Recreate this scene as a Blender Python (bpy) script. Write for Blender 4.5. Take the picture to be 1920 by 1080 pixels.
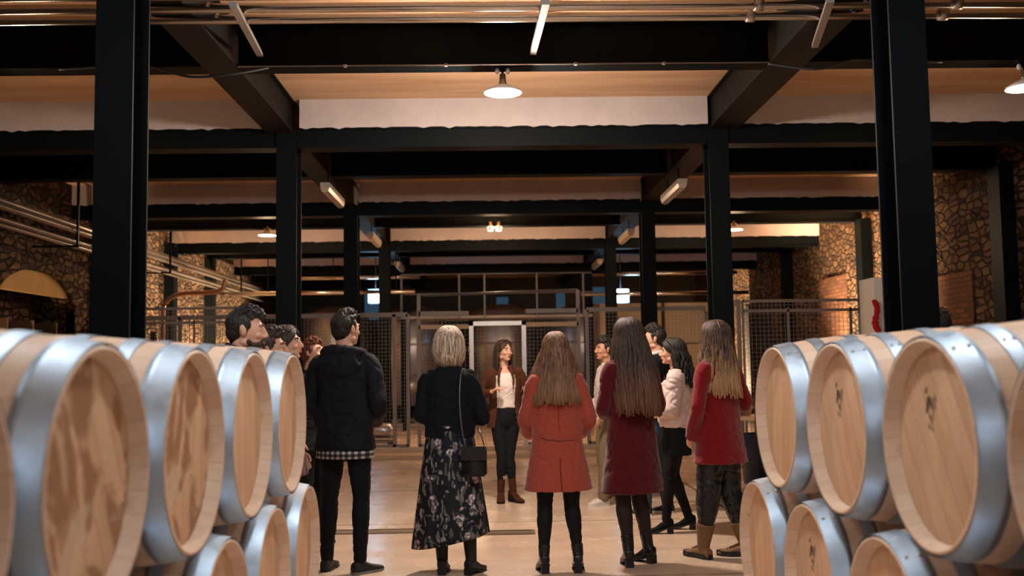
import bpy, bmesh, math, random
from mathutils import Vector, Matrix, noise, Euler
from mathutils.bvhtree import BVHTree
PI = math.pi
random.seed(7)
for o in list(bpy.data.objects): bpy.data.objects.remove(o)
S = bpy.context.scene
C = S.collection

# ---------------------------------------------------------------- camera, world, exposure
cd = bpy.data.cameras.new('camera'); cam = bpy.data.objects.new('camera', cd); C.objects.link(cam)
cd.sensor_width = 36; cd.lens = 1850/1920*36
PITCH, YAW, ROLL, EYE = .0773, .0221, .015, 1.45
M = Matrix.Rotation(-YAW, 4, 'Z') @ Matrix.Rotation(PI/2 + PITCH, 4, 'X') @ Matrix.Rotation(-ROLL, 4, 'Z')
M.translation = Vector((0, 0, EYE)); cam.matrix_world = M
cd.dof.use_dof = True; cd.dof.focus_distance = 7.3; cd.dof.aperture_fstop = 2.0
cd.clip_start = .05
S.camera = cam
S.view_settings.view_transform = 'Standard'; S.view_settings.look = 'None'
S.view_settings.gamma = 1; S.view_settings.use_curve_mapping = False
S.view_settings.exposure = 0.3
W = bpy.data.worlds.new('world'); S.world = W; W.use_nodes = True
W.node_tree.nodes['Background'].inputs[0].default_value = (.9, .75, .6, 1)
W.node_tree.nodes['Background'].inputs[1].default_value = .02

LAMP_WARM, LAMP_NEUTRAL = (1, .66, .40), (1, .84, .72)
def lamp_light(name, loc, power, color, radius=.12, parent=None, spot=None, aim=None):
    if spot:
        l = bpy.data.lights.new(name, 'SPOT'); l.spot_size = spot; l.spot_blend = .7
    else:
        l = bpy.data.lights.new(name, 'POINT')
    l.energy = power; l.color = color; l.shadow_soft_size = radius
    o = bpy.data.objects.new(name, l); C.objects.link(o); o.location = loc
    if aim: o.rotation_euler = (Vector(aim)-Vector(loc)).to_track_quat('-Z', 'Y').to_euler()
    if parent: o.parent = parent
    return o

# ---------------------------------------------------------------- object helpers
def tag(o, label=None, cat=None, group=None, kind=None):
    if label: o['label'] = label
    if cat: o['category'] = cat
    if group: o['group'] = group
    if kind: o['kind'] = kind
    return o
def obj(name, bm, m, parent=None, smooth=True, loc=None):
    me = bpy.data.meshes.new(name)
    if isinstance(bm, bpy.types.Mesh): me = bm
    else:
        bmesh.ops.recalc_face_normals(bm, faces=bm.faces)
        bm.to_mesh(me); bm.free()
    for p in me.polygons: p.use_smooth = smooth
    if m:
        me.materials.clear(); me.materials.append(m)
    o = bpy.data.objects.new(name, me); C.objects.link(o)
    if parent: o.parent = parent
    if loc: o.location = loc
    return o
def thing(name, label, cat, loc=(0,0,0), rz=0, group=None):
    o = bpy.data.objects.new(name, None); C.objects.link(o)
    o.location = loc; o.rotation_euler = (0, 0, rz)
    o.empty_display_size = .1
    return tag(o, label, cat, group)
def struct(name, bm, m, smooth=False): return tag(obj(name, bm, m, None, smooth), kind='structure')
def dup(root, loc, rz=0, label=None, rx=None):
    r = root.copy(); C.objects.link(r); r.location = loc; r.rotation_euler = (0, 0, rz)
    if label: r['label'] = label
    for ch in list(root.children):
        c = ch.copy(); C.objects.link(c); c.parent = r
        for g in ch.children:
            d = g.copy(); C.objects.link(d); d.parent = c
    return r
def B(): return bmesh.new()
def box(bm, x0, x1, y0, y1, z0, z1, mat=None):
    v = [bm.verts.new((x, y, z)) for x in (x0, x1) for y in (y0, y1) for z in (z0, z1)]
    if mat is not None:
        for q in v: q.co = mat @ q.co
    for f in ((0,1,3,2),(4,6,7,5),(0,4,5,1),(2,3,7,6),(0,2,6,4),(1,5,7,3)): bm.faces.new([v[i] for i in f])
def obox(bm, p, q, w, h):
    "box beam between two points, w across, h high"
    p, q = Vector(p), Vector(q); d = q-p; L = d.length
    m = Matrix.Translation(p) @ d.to_track_quat('X', 'Z').to_matrix().to_4x4()
    box(bm, 0, L, -w/2, w/2, -h/2, h/2, m)
def rings(bm, R, close=True):
    "bridge a list of closed rings (lists of Vectors)"
    V = [[bm.verts.new(p) for p in r] for r in R]
    n = len(R[0])
    for a, b in zip(V, V[1:]):
        for i in range(n):
            bm.faces.new((a[i], a[(i+1) % n], b[(i+1) % n], b[i]))
    if close:
        bm.faces.new(V[0][::-1]); bm.faces.new(V[-1])
    return V
def frame_path(pts, up=Vector((0,0,1))):
    out = []
    prev = None
    for i, p in enumerate(pts):
        a = pts[max(i-1, 0)]; b = pts[min(i+1, len(pts)-1)]
        d = (b-a).normalized()
        if prev is None:
            u = up if abs(d.dot(up)) < .95 else Vector((1,0,0))
            n = (u - d*u.dot(d)).normalized()
        else:
            n = (prev - d*prev.dot(d)).normalized()
        prev = n; out.append((p, d, n, d.cross(n)))
    return out
def smooth_path(P, n):
    "Catmull-Rom through points with radii: P=[(Vector, r...)]"
    P = [(Vector(a[0]),)+tuple(a[1:]) for a in P]
    out = []
    for i in range(len(P)-1):
        p0, p1, p2, p3 = P[max(i-1,0)], P[i], P[i+1], P[min(i+2,len(P)-1)]
        for k in range(n):
            t = k/n
            def cr(a,b,c,d): return .5*((2*b)+(c-a)*t+(2*a-5*b+4*c-d)*t*t+(3*b-a-3*c+d)*t**3)
            pt = cr(p0[0],p1[0],p2[0],p3[0])
            out.append((pt,)+tuple(p1[j]*(1-t)+p2[j]*t for j in range(1,len(p1))))
    out.append(P[-1]); return out
def tube(bm, pts, r, seg=8, flat=1.0, up=Vector((0,0,1)), close=True):
    pts = [Vector(p) for p in pts]
    rr = r if isinstance(r, (list, tuple)) else [r]*len(pts)
    R = []
    for (p, d, n, b), q in zip(frame_path(pts, up), rr):
        R.append([p + n*(math.cos(2*PI*k/seg)*q*flat) + b*(math.sin(2*PI*k/seg)*q) for k in range(seg)])
    rings(bm, R, close)
def limb(bm, P, n=5, seg=14, cap=True):
    "tapered smooth limb with rounded ends; P=[(point, radius)]"
    Q = smooth_path(P, n)
    pts = [q[0] for q in Q]; rr = [q[1] for q in Q]
    if cap:
        d0 = (pts[0]-pts[1]).normalized(); d1 = (pts[-1]-pts[-2]).normalized()
        a, b = [], []
        for s, c in ((.98,.2),(.8,.6),(.45,.89)):
            a.append((pts[0]+d0*rr[0]*s, rr[0]*c)); b.append((pts[-1]+d1*rr[-1]*s, rr[-1]*c))
        pts = [x[0] for x in a]+pts+[x[0] for x in b[::-1]]; rr = [x[1] for x in a]+rr+[x[1] for x in b[::-1]]
    tube(bm, pts, rr, seg)
def ell(bm, c, r, rot=None, seg=16, rg=10):
    m = Matrix.Translation(Vector(c)) @ (rot.to_4x4() if rot else Matrix.Identity(4)) @ Matrix.Diagonal((r[0], r[1], r[2], 1))
    bmesh.ops.create_uvsphere(bm, u_segments=seg, v_segments=rg, radius=1, matrix=m)
def lathe(bm, prof, seg=48, axis='Z', close=False):
    "prof=[(r, h)] around an axis"
    R = []
    for r, h in prof:
        ring = []
        for k in range(seg):
            a = 2*PI*k/seg; c, s = math.cos(a)*r, math.sin(a)*r
            ring.append(Vector((c, s, h)) if axis == 'Z' else Vector((h, c, s)))
        R.append(ring)
    rings(bm, R, close)
def loft_z(bm, secs, seg=40, sub=4, pw=2.0, fold=None):
    "vertical body sections (z, rx, ry, cx, cy) interpolated smoothly"
    P = [(Vector((s[3], s[4], s[0])), s[1], s[2]) for s in secs]
    Q = smooth_path(P, sub); R = []
    for p, rx, ry in Q:
        ring = []
        for k in range(seg):
            a = 2*PI*k/seg; c, s = math.cos(a), math.sin(a)
            e = 2/pw
            x = math.copysign(abs(c)**e, c)*rx; y = math.copysign(abs(s)**e, s)*ry
            f = 1 + (fold(a, p.z) if fold else 0)
            ring.append(Vector((p.x+x*f, p.y+y*f, p.z)))
        R.append(ring)
    rings(bm, R, True)
def fuse(bm, voxel, it=2, disp=None, fac=.5):
    "melt overlapping closed shapes into one continuous skin"
    me = bpy.data.meshes.new('fused'); bmesh.ops.recalc_face_normals(bm, faces=bm.faces); bm.to_mesh(me); bm.free()
    o = bpy.data.objects.new('fused', me); C.objects.link(o)
    r = o.modifiers.new('r', 'REMESH'); r.mode = 'VOXEL'; r.voxel_size = voxel
    s = o.modifiers.new('s', 'SMOOTH'); s.iterations = it; s.factor = fac
    dg = bpy.context.evaluated_depsgraph_get()
    out = bpy.data.meshes.new_from_object(o.evaluated_get(dg))
    bpy.data.objects.remove(o); bpy.data.meshes.remove(me)
    if disp:
        ns = [v.normal.copy() for v in out.vertices]
        for v, n in zip(out.vertices, ns): v.co = v.co + n*disp(v.co, n)
    return out

# ---------------------------------------------------------------- materials
class N:
    def __init__(s, name, rough=.6, metal=0, spec=.5):
        s.m = bpy.data.materials.new(name); s.m.use_nodes = True; s.t = s.m.node_tree
        s.b = s.t.nodes['Principled BSDF']; s.b.inputs['Roughness'].default_value = rough
        s.b.inputs['Metallic'].default_value = metal; s.b.inputs['Specular IOR Level'].default_value = spec
        s.co = s.t.nodes.new('ShaderNodeTexCoord').outputs['Object']
    def n(s, k, **kw):
        nd = s.t.nodes.new('ShaderNode'+k)
        for a, v in kw.items(): setattr(nd, a, v)
        return nd
    def l(s, a, b): s.t.links.new(a, b)
    def set(s, nd, i, v):
        if hasattr(v, 'is_output') or isinstance(v, bpy.types.NodeSocket): s.l(v, nd.inputs[i])
        else: nd.inputs[i].default_value = v
    def map(s, scale=(1,1,1), rot=(0,0,0), loc=(0,0,0), src=None):
        m = s.n('Mapping'); s.l(src or s.co, m.inputs[0]); m.inputs[1].default_value = loc
        m.inputs[2].default_value = rot; m.inputs[3].default_value = scale; return m.outputs[0]
    def noise(s, scale=5, detail=3, src=None, rough=.5, dist=0):
        m = s.n('TexNoise'); s.l(src or s.co, m.inputs['Vector']); m.inputs['Scale'].default_value = scale
        m.inputs['Detail'].default_value = detail; m.inputs['Roughness'].default_value = rough
        m.inputs['Distortion'].default_value = dist; return m.outputs[0]
    def vor(s, scale=5, feature='F1', src=None, out='Distance', rnd=1):
        m = s.n('TexVoronoi', feature=feature); s.l(src or s.co, m.inputs['Vector']); m.inputs['Scale'].default_value = scale
        m.inputs['Randomness'].default_value = rnd; return m.outputs[out]
    def ramp(s, src, stops, interp='LINEAR'):
        r = s.n('ValToRGB'); s.l(src, r.inputs[0]); r.color_ramp.interpolation = interp
        e = r.color_ramp.elements
        while len(e) < len(stops): e.new(.5)
        for q, (p, c) in zip(e, stops):
            q.position = p; q.color = (c, c, c, 1) if isinstance(c, (int, float)) else (*c[:3], 1)
        return r.outputs[0]
    def mix(s, f, a, b, mode='MIX'):
        m = s.n('Mix', data_type='RGBA', blend_type=mode)
        for i, v in ((0, f), (6, a), (7, b)):
            if isinstance(v, bpy.types.NodeSocket): s.l(v, m.inputs[i])
            elif i == 0: m.inputs[i].default_value = v
            else: m.inputs[i].default_value = (*v[:3], 1)
        return m.outputs[2]
    def math(s, op, a, b=0.0, c=None):
        m = s.n('Math', operation=op)
        for i, v in ((0, a), (1, b), (2, c)):
            if v is None: continue
            if isinstance(v, bpy.types.NodeSocket): s.l(v, m.inputs[i])
            else: m.inputs[i].default_value = v
        return m.outputs[0]
    def sep(s, src=None):
        m = s.n('SeparateXYZ'); s.l(src or s.co, m.inputs[0]); return m.outputs
    def comb(s, x, y, z):
        m = s.n('CombineXYZ')
        for i, v in enumerate((x, y, z)):
            if isinstance(v, bpy.types.NodeSocket): s.l(v, m.inputs[i])
            else: m.inputs[i].default_value = v
        return m.outputs[0]
    def col(s, c):
        if isinstance(c, bpy.types.NodeSocket): s.l(c, s.b.inputs['Base Color'])
        else: s.b.inputs['Base Color'].default_value = (*c[:3], 1)
        return s
    def bump(s, h, strength=.3, dist=.01):
        b = s.n('Bump'); s.l(h, b.inputs['Height']); b.inputs['Strength'].default_value = strength
        b.inputs['Distance'].default_value = dist; s.l(b.outputs[0], s.b.inputs['Normal']); return s
    def rough(s, v): s.l(v, s.b.inputs['Roughness']); return s
def srgb(r, g, b):
    return tuple(((c/255)/12.92 if c/255 <= .04045 else ((c/255+.055)/1.055)**2.4) for c in (r, g, b))
def cloth(name, c, c2=None, rough=.85, scale=120, bump=.25, sheen=0.0, fold=7):
    n = N(name, rough, spec=.2); c2 = c2 or tuple(v*.72 for v in c)
    n.col(n.mix(n.noise(scale, 2), c, c2))
    h = n.math('ADD', n.math('MULTIPLY', n.noise(scale*2, 2), .25), n.noise(fold, 2, n.map((1, 1, .7)), dist=.6))
    n.bump(h, bump, .02); n.b.inputs['Sheen Weight'].default_value = sheen; return n.m
def paint(name, c, rough=.5, var=.12, metal=0, bump=.05, spec=.5):
    n = N(name, rough, metal, spec); n.col(n.mix(n.noise(3, 4), c, tuple(v*(1-var) for v in c)))
    n.bump(n.noise(60, 2), bump, .004); return n.m
def emit(name, c, k):
    n = N(name); n.col((0, 0, 0)); n.b.inputs['Emission Color'].default_value = (*c, 1)
    n.b.inputs['Emission Strength'].default_value = k; return n.m
def hairmat(name, c, c2, tip=None, z0=1.2, z1=1.6, rough=.52):
    n = N(name, rough, spec=.45)
    s = n.noise(1, 3, n.map((85, 85, 5)), rough=.7)
    base = n.mix(n.ramp(s, [(.38, 0), (.62, 1)]), c, c2)
    if tip:
        z = n.sep()[2]
        f = n.math('ADD', n.math('DIVIDE', n.math('SUBTRACT', z1, z), z1-z0), n.math('MULTIPLY', n.math('SUBTRACT', s, .5), 1.6))
        base = n.mix(n.ramp(f, [(.2, 0), (.9, 1)]), base, tip)
    n.col(base).bump(s, .6, .01); return n.m

MAT = {}
MAT['steel'] = paint('black_painted_steel', (.0018, .0034, .0040), .55, .3, bump=.08, spec=.08)
MAT['steel_warm'] = paint('dark_primer_steel', (.008, .0065, .005), .6, .3, spec=.15)
MAT['galv'] = paint('galvanised_tube', (.55, .50, .46), .38, .25, metal=.85)
MAT['galv_dull'] = paint('dull_galvanised_frame', (.26, .22, .19), .55, .3, metal=.35)
MAT['pipe_dull'] = paint('dull_wall_pipe', (.22, .18, .15), .35, .3, metal=.7)
MAT['web'] = paint('warm_lit_primer_web', (.14, .092, .068), .6, .3, spec=.2)  # brown primer, lightened: the warm light on the web is in this colour
MAT['pale_rail'] = paint('pale_painted_bar', srgb(190, 160, 122), .5, .15)
MAT['pipe'] = paint('polished_steel_pipe', (.72, .68, .63), .2, .15, metal=1, bump=.02)
MAT['black'] = paint('matt_black', (.008, .008, .009), .6, .3)
MAT['plaster'] = (lambda n: n.col(n.mix(n.noise(2.2, 5, rough=.65), srgb(186, 174, 170), srgb(152, 142, 140))).bump(n.noise(25, 4), .25, .01) and n.m)(N('white_plaster', .85))
MAT['soffit'] = (lambda n: n.col(n.mix(n.ramp(n.noise(1.3, 6, n.map((.35, 2.2, 1)), .6), [(.3, 0), (.7, 1)]), srgb(212, 176, 140), srgb(178, 136, 100))).bump(n.noise(18, 4), .2, .01) and n.m)(N('ochre_ceiling_plaster', .85))
MAT['white_enamel'] = paint('white_enamel', (.8, .78, .74), .35, .05)

def stone_mat(name, tint=(1, 1, 1), scale=6.2):
    n = N(name, .9, spec=.2)
    w = n.noise(4, 3); src = n.map((1, .72, 1.5))
    add = n.n('VectorMath', operation='ADD'); n.l(src, add.inputs[0])
    sc = n.n('VectorMath', operation='SCALE'); tn = n.n('TexNoise'); n.l(n.co, tn.inputs['Vector']); tn.inputs['Scale'].default_value = 3.0
    n.l(tn.outputs['Color'], sc.inputs[0]); sc.inputs['Scale'].default_value = .2; n.l(sc.outputs[0], add.inputs[1])
    v = add.outputs[0]
    edge = n.vor(scale, 'DISTANCE_TO_EDGE', v); cell = n.vor(scale, 'F1', v, 'Color')
    mask = n.ramp(edge, [(.0, 0), (.12, 1)])
    cs = n.sep(cell)
    t = lambda c: tuple(a*b for a, b in zip(c, tint))
    col = n.mix(cs[0], t(srgb(108, 83, 58)), t(srgb(52, 37, 26)))
    col = n.mix(n.ramp(n.noise(14, 5), [(.35, 0), (.7, .7)]), col, t(srgb(66, 50, 36)))
    col = n.mix(mask, t(srgb(30, 22, 16)), col)
    n.col(col)
    h = n.math('ADD', n.ramp(edge, [(0, 0), (.16, 1)]), n.math('ADD', n.math('MULTIPLY', cs[1], .5), n.math('MULTIPLY', n.noise(20, 4), .4)))
    n.bump(h, 1.0, .06); return n.m
MAT['stone'] = stone_mat('rubble_stone')
def brick_mat(name):
    n = N(name, .9, spec=.2)
    s = n.sep(); b = n.n('TexBrick'); n.l(n.comb(s[1], s[2], 0), b.inputs['Vector'])
    b.inputs['Color1'].default_value = (*srgb(104, 68, 46), 1); b.inputs['Color2'].default_value = (*srgb(74, 48, 34), 1)
    b.inputs['Mortar'].default_value = (*srgb(70, 50, 36), 1); b.inputs['Scale'].default_value = 1
    b.inputs['Brick Width'].default_value = .26; b.inputs['Row Height'].default_value = .075; b.inputs['Mortar Size'].default_value = .012
    n.col(b.outputs[0]); n.bump(n.math('SUBTRACT', 1, b.outputs[1]), .8, .02); return n.m
MAT['brick'] = brick_mat('old_brick')
def floor_mat():
    n = N('polished_concrete_floor', .3)
    s = n.sep()
    big = n.noise(.8, 6, rough=.6); streak = n.noise(1.0, 5, n.map((.5, 4, 1)), .65)
    col = n.mix(n.ramp(big, [(.3, 0), (.7, 1)]), srgb(226, 202, 178), srgb(206, 178, 152))
    col = n.mix(n.ramp(streak, [(.45, 0), (.75, .5)]), col, srgb(190, 160, 132))
    g = n.math('ABSOLUTE', n.math('SUBTRACT', n.math('FRACT', n.math('DIVIDE', n.math('ADD', s[1], .35), 2.4)), .5))
    gx = n.math('ABSOLUTE', n.math('SUBTRACT', n.math('FRACT', n.math('DIVIDE', n.math('ADD', s[0], 2.6), 4.9)), .5))
    j = n.math('MAXIMUM', n.math('GREATER_THAN', g, .4955), n.math('GREATER_THAN', gx, .4955))
    n.col(n.mix(j, col, srgb(130, 104, 82)))
    n.rough(n.ramp(n.noise(2.5, 5), [(.3, .19), (.75, .32)])); n.bump(n.noise(7, 5), .03, .01); return n.m
MAT['floor'] = floor_mat()

# wood of the barrels
def stave_mat():
    n = N('oak_staves', .5)
    s = n.sep(); a = n.math('ARCTAN2', s[2], s[1])
    u = n.math('MULTIPLY', a, 30/(2*PI)); fr = n.math('FRACT', u); fl = n.math('FLOOR', u)
    wn = n.n('TexWhiteNoise', noise_dimensions='1D'); n.l(fl, wn.inputs['W'])
    seam = n.math('GREATER_THAN', n.math('ABSOLUTE', n.math('SUBTRACT', fr, .5)), .478)
    gr = n.noise(1, 4, n.map((4, 60, 60)), .6)
    col = n.mix(wn.outputs[0], srgb(232, 200, 174), srgb(220, 184, 154))
    col = n.mix(n.ramp(gr, [(.35, 0), (.75, .4)]), col, srgb(206, 164, 130))
    col = n.mix(n.math('MULTIPLY', seam, .35), col, srgb(150, 106, 74))
    n.col(col).bump(n.math('SUBTRACT', n.math('MULTIPLY', gr, .3), seam), .25, .004); return n.m
MAT['stave'] = stave_mat()
def head_mat(name, stain=0.0, tone=(1, 1, 1)):
    n = N(name, .5)
    t = lambda c: tuple(a*b for a, b in zip(c, tone))
    s = n.sep(); u = n.math('DIVIDE', s[1], .085); fr = n.math('FRACT', u); fl = n.math('FLOOR', u)
    wn = n.n('TexWhiteNoise', noise_dimensions='1D'); n.l(fl, wn.inputs['W'])
    seam = n.math('GREATER_THAN', n.math('ABSOLUTE', n.math('SUBTRACT', fr, .5)), .484)
    off = n.math('MULTIPLY', wn.outputs[0], 9.0)
    gr = n.noise(1, 5, n.map((10, 60, 3.2), src=n.comb(off, s[1], s[2])), .65)
    col = n.mix(wn.outputs[0], t(srgb(226, 182, 142)), t(srgb(210, 164, 122)))
    col = n.mix(n.ramp(gr, [(.4, 0), (.78, .5)]), col, t(srgb(182, 128, 86)))
    col = n.mix(n.math('MULTIPLY', seam, .7), col, srgb(92, 56, 34))
    if stain:
        b1 = n.ramp(n.noise(4.2, 3, n.map((1, 1.3, .75)), .5, dist=1.4), [(.5, 0), (.58, 1)])
        b2 = n.ramp(n.noise(6, 4, n.map((1, .6, 1.2), loc=(3, 1, 2)), .5, dist=1), [(.54, 0), (.60, 1)])
        col = n.mix(n.math('MULTIPLY', b1, stain), col, srgb(150, 98, 62))
        col = n.mix(n.math('MULTIPLY', b2, stain*.7), col, srgb(222, 192, 160))
    n.col(col).bump(n.math('SUBTRACT', n.math('MULTIPLY', gr, .3), seam), .25, .004); return n.m
MAT['head_plain'] = head_mat('oak_head')
MAT['head_stained'] = head_mat('oak_head_stained', .85)
MAT['head_light'] = head_mat('oak_head_light', .12, (1.0, 1.03, 1.08))
def hoop_mat():
    n = N('galvanised_hoop', .5, 1.0)
    s = n.noise(9, 5); v = n.vor(55)
    n.col(n.mix(n.ramp(s, [(.3, 0), (.7, 1)]), (.60, .70, .80), (.48, .58, .68)))
    n.rough(n.ramp(n.noise(30, 3), [(.3, .44), (.7, .56)])); n.bump(s, .05, .004); return n.m
MAT['hoop'] = hoop_mat()
MAT['burn'] = paint('burnt_brand_mark', (.03, .015, .008), .8)
LAMP_COOL = (.84, .92, 1.0)
P_MID, P_SIDE, P_FAR, P_NEAR, BACK, P_FL, P_EXIT, P_ROW = 400, 40, 200, 115, .45, 2400, 90, 58
# ================================================================ THE SHELL
BAY, YF0 = 4.883, 5.72
ORD = ['nearest', 'second', 'third', 'fourth', 'fifth', 'sixth']
ZB, ZC = 3.99, 4.36           # beam underside, ceiling
XL0, XL1, XR0, XR1 = -2.30, -2.08, 2.41, 2.63
WL, WR, YN, YFAR = -6.55, 6.9, -6.0, 33.0
b = B(); box(b, -7.6, 8, YN-.3, YFAR+.3, -.2, 0); struct('floor', b, MAT['floor'])
b = B(); box(b, -7.6, 8, YN-.3, YFAR+.3, ZC, ZC+.3); struct('ceiling', b, MAT['soffit'])
b = B(); box(b, WR, WR+.5, YN, YFAR, 0, ZC); struct('wall_right', b, MAT['stone'])
b = B(); box(b, -7.5, WR+.5, YFAR, YFAR+.3, 0, ZC); struct('wall_far', b, paint('dark_far_wall', (.03, .035, .045), .8))
b = B(); box(b, -7.5, WR+.5, YN-.3, YN, 0, ZC); struct('wall_near', b, MAT['plaster'])
# left wall with two arched recesses
def wall_with_arches(x, thick, arches):
    bm = B()
    pts = [(YN, 0)]
    for (ya, yb, spring, top) in arches:
        pts.append((ya, 0)); pts.append((ya, spring))
        for k in range(1, 16):
            t = k/16; pts.append(((ya+yb)/2-(yb-ya)/2*math.cos(PI*t), spring+(top-spring)*math.sin(PI*t)))
        pts += [(yb, spring), (yb, 0)]
    pts += [(YFAR, 0), (YFAR, ZC), (YN, ZC)]
    f = bm.faces.new([bm.verts.new((x, p[0], p[1])) for p in pts])
    r = bmesh.ops.extrude_face_region(bm, geom=[f])
    for v in [g for g in r['geom'] if isinstance(g, bmesh.types.BMVert)]: v.co.x -= thick
    bmesh.ops.triangulate(bm, faces=[f for f in bm.faces if len(f.verts) > 4])
    return bm
ARCH = [(13.15, 15.65, 2.38, 2.92), (17.2, 19.5, 2.2, 2.75)]
struct('wall_left', wall_with_arches(WL, .6, ARCH), MAT['stone'])
b = B(); box(b, WL-1.0, WL-.6, YN, YFAR, 0, ZC); struct('wall_recess', b, MAT['stone'])
# brick surrounds of the arches and the bricked-up opening on the right
for i, (ya, yb, sp, tp) in enumerate(ARCH):
    b = B(); R = []
    P = [(ya, 0), (ya, sp*.5), (ya, sp)] + [((ya+yb)/2-(yb-ya)/2*math.cos(PI*k/16), sp+(tp-sp)*math.sin(PI*k/16)) for k in range(1, 16)] + [(yb, sp), (yb, sp*.5), (yb, 0)]
    cy = (ya+yb)/2
    for (y, z) in P:
        d = Vector((0, y-cy, max(0, z-sp)*2.2)).normalized() if z >= sp-.01 else Vector((0, math.copysign(1, y-cy), 0))
        o1 = Vector((WL+.02, y, z)); o2 = o1 + d*.12
        R.append([o1, o2, o2-Vector((.15, 0, 0)), o1-Vector((.15, 0, 0))])
    rings(b, R); struct('trim_%d' % (i+1), b, MAT['stone'])
b = B(); box(b, WR-.03, WR+.05, 18.9, 20.4, 0, 3.1); struct('trim_3', b, MAT['brick'])
b = B(); box(b, WR-.02, WR+.05, 13.9, 15.3, 0, 2.7); struct('trim_4', b, MAT['brick'])
b = B(); box(b, WR-.04, WR+.05, 24.0, 26.5, 0, 2.9); struct('trim_5', b, MAT['black'])
# white plastered downstands above the cross beams
def ragged(x0, x1, y0, y1, z0, z1, seed):
    rnd = random.Random(seed); bm = B(); n = int((x1-x0)/.07)
    lo = [z0 + (rnd.random()**3)*-.022 for _ in range(n+1)]
    R = []
    for i in range(n+1):
        x = x0+(x1-x0)*i/n
        R.append([Vector((x, y0, lo[i])), Vector((x, y0, z1)), Vector((x, y1, z1)), Vector((x, y1, lo[i]))])
    rings(bm, R); return bm
k6 = 5
for k in range(k6):
    y = YF0+BAY*k
    for j, (xa, xb) in enumerate(((WL, -2.40), (-2.05, 2.41), (2.76, WR))):
        struct('trim_%d' % (10+k*3+j), ragged(xa, xb, y-.005, y+.27, 4.05, ZC, k*7+j), MAT['plaster'])
# columns
def column(bm, x0, x1, y0, z1=ZC, d=.28, z0=0):
    xm = (x0+x1)/2
    box(bm, x0, x1, y0, y0+.02, z0, z1); box(bm, x0, x1, y0+d-.02, y0+d, z0, z1); box(bm, xm-.008, xm+.008, y0+.02, y0+d-.02, z0, z1)
def add_column(k, side, x0, x1):
    y = YF0+BAY*k
    lab = '%s black steel H column from the camera in the %s row under the girder' % (ORD[k], side)
    t = thing('steel_column', lab, 'column', ((x0+x1)/2, y, 0))
    w = (x1-x0)/2
    bm = B(); box(bm, -w, w, 0, .02, 0, 4.0); box(bm, -w, w, .26, .28, 0, 4.0); obj('flanges', bm, MAT['steel'], t, False)
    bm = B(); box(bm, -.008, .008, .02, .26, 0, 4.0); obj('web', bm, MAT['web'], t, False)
    bm = B(); box(bm, -w-.08, w+.08, -.08, .36, .004, .03); obj('base_plate', bm, MAT['steel'], t, False)
    for sx in (-1, 1):
        bm = B(); lathe(bm, [(.0005, .03), (.018, .03), (.018, .055), (.0005, .055)], 6); bmesh.ops.translate(bm, vec=(sx*(w+.045), -.045, 0), verts=bm.verts)
        obj('bolt', bm, MAT['galv_dull'], t, False)
for k in range(k6):
    add_column(k, 'left', XL0, XL1); add_column(k, 'right', XR0, XR1)
# wall posts
for i, y in enumerate((12.83, 17.7, 22.4)):
    bm = B(); box(bm, WR-.2, WR, y-.15, y+.15, 0, ZB)
    tag(obj('wall_post', bm, MAT['steel'], None, False), '%s dark steel post standing against the right stone wall' % ORD[i], 'post')
for i, y in enumerate((16.4, 20.0, 22.8)):
    bm = B(); box(bm, WL, WL+.2, y-.13, y+.13, 0, ZB)
    tag(obj('wall_post', bm, MAT['steel'], None, False), '%s dark steel post standing against the left stone wall' % ORD[i], 'post')
# longitudinal girders (I section), one per row
def ibeam(bm, p0, p1, w, z0, z1, axis):
    t = .022
    for (a0, a1, h0, h1) in ((-w/2, w/2, z0, z0+t), (-w/2, w/2, z1-t, z1), (-.012, .012, z0+t, z1-t)):
        if axis == 'Y': box(bm, p0[0]+a0, p0[0]+a1, p0[1], p1[1], h0, h1)
        else: box(bm, p0[0], p1[0], p0[1]+a0, p0[1]+a1, h0, h1)
for side, xm, w in (('left', -2.26, .29), ('right', 2.58, .33)):
    bm = B(); box(bm, xm-w/2, xm+w/2, YN, YFAR, ZB, ZB+.02); box(bm, xm-w/2, xm+w/2, YN, YFAR, ZC-.02, ZC-.001)
    sx = 1 if side == 'left' else -1
    box(bm, xm+sx*(w/2-.05)-.01, xm+sx*(w/2-.05)+.01, YN, YFAR, ZB+.02, ZC-.02)
    t = tag(obj('steel_girder', bm, MAT['steel_warm'], None, False), 'long black girder running away from the camera over the %s row of columns' % side, 'girder')
# mid-bay beams (A) and column-line beams (B)
def mid_beam(k):
    y = 8.2+BAY*k
    if y > YFAR: return
    t = thing('cross_beam', '%s deep black cross beam in the middle of a bay%s' % (ORD[k+1] if k >= 0 else ORD[0], ', under the steel pipes' if k == 0 else ''), 'beam', (0, y, 0))
    for j, (xa, xb) in enumerate(((WL, -2.40), (-2.11, 2.41), (2.75, WR))):
        bm = B()
        box(bm, xa, xb, 0, .22, ZB, ZB+.02); box(bm, xa, xb, 0, .22, ZC-.02, ZC-.001); box(bm, xa, xb, .03, .05, ZB+.02, ZC-.02)
        obj('span', bm, MAT['steel'], t, False)
for k in range(-1, 5): mid_beam(k)
for k in range(k6):
    y = YF0+BAY*k
    t = thing('column_line_beam', '%s black cross beam under a white plastered downstand on a column line' % ORD[k], 'beam', (0, y, 0))
    for j, (xa, xb) in enumerate(((WL, XL0), (XL1, XR0), (XR1, WR))):
        bm = B()
        box(bm, xa, xb, .01, .25, 3.83, 3.85); box(bm, xa, xb, .01, .25, 4.03, 4.05); box(bm, xa, xb, .03, .045, 3.85, 4.03)
        obj('span', bm, MAT['steel'], t, False)
PZ = 3.93
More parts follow.
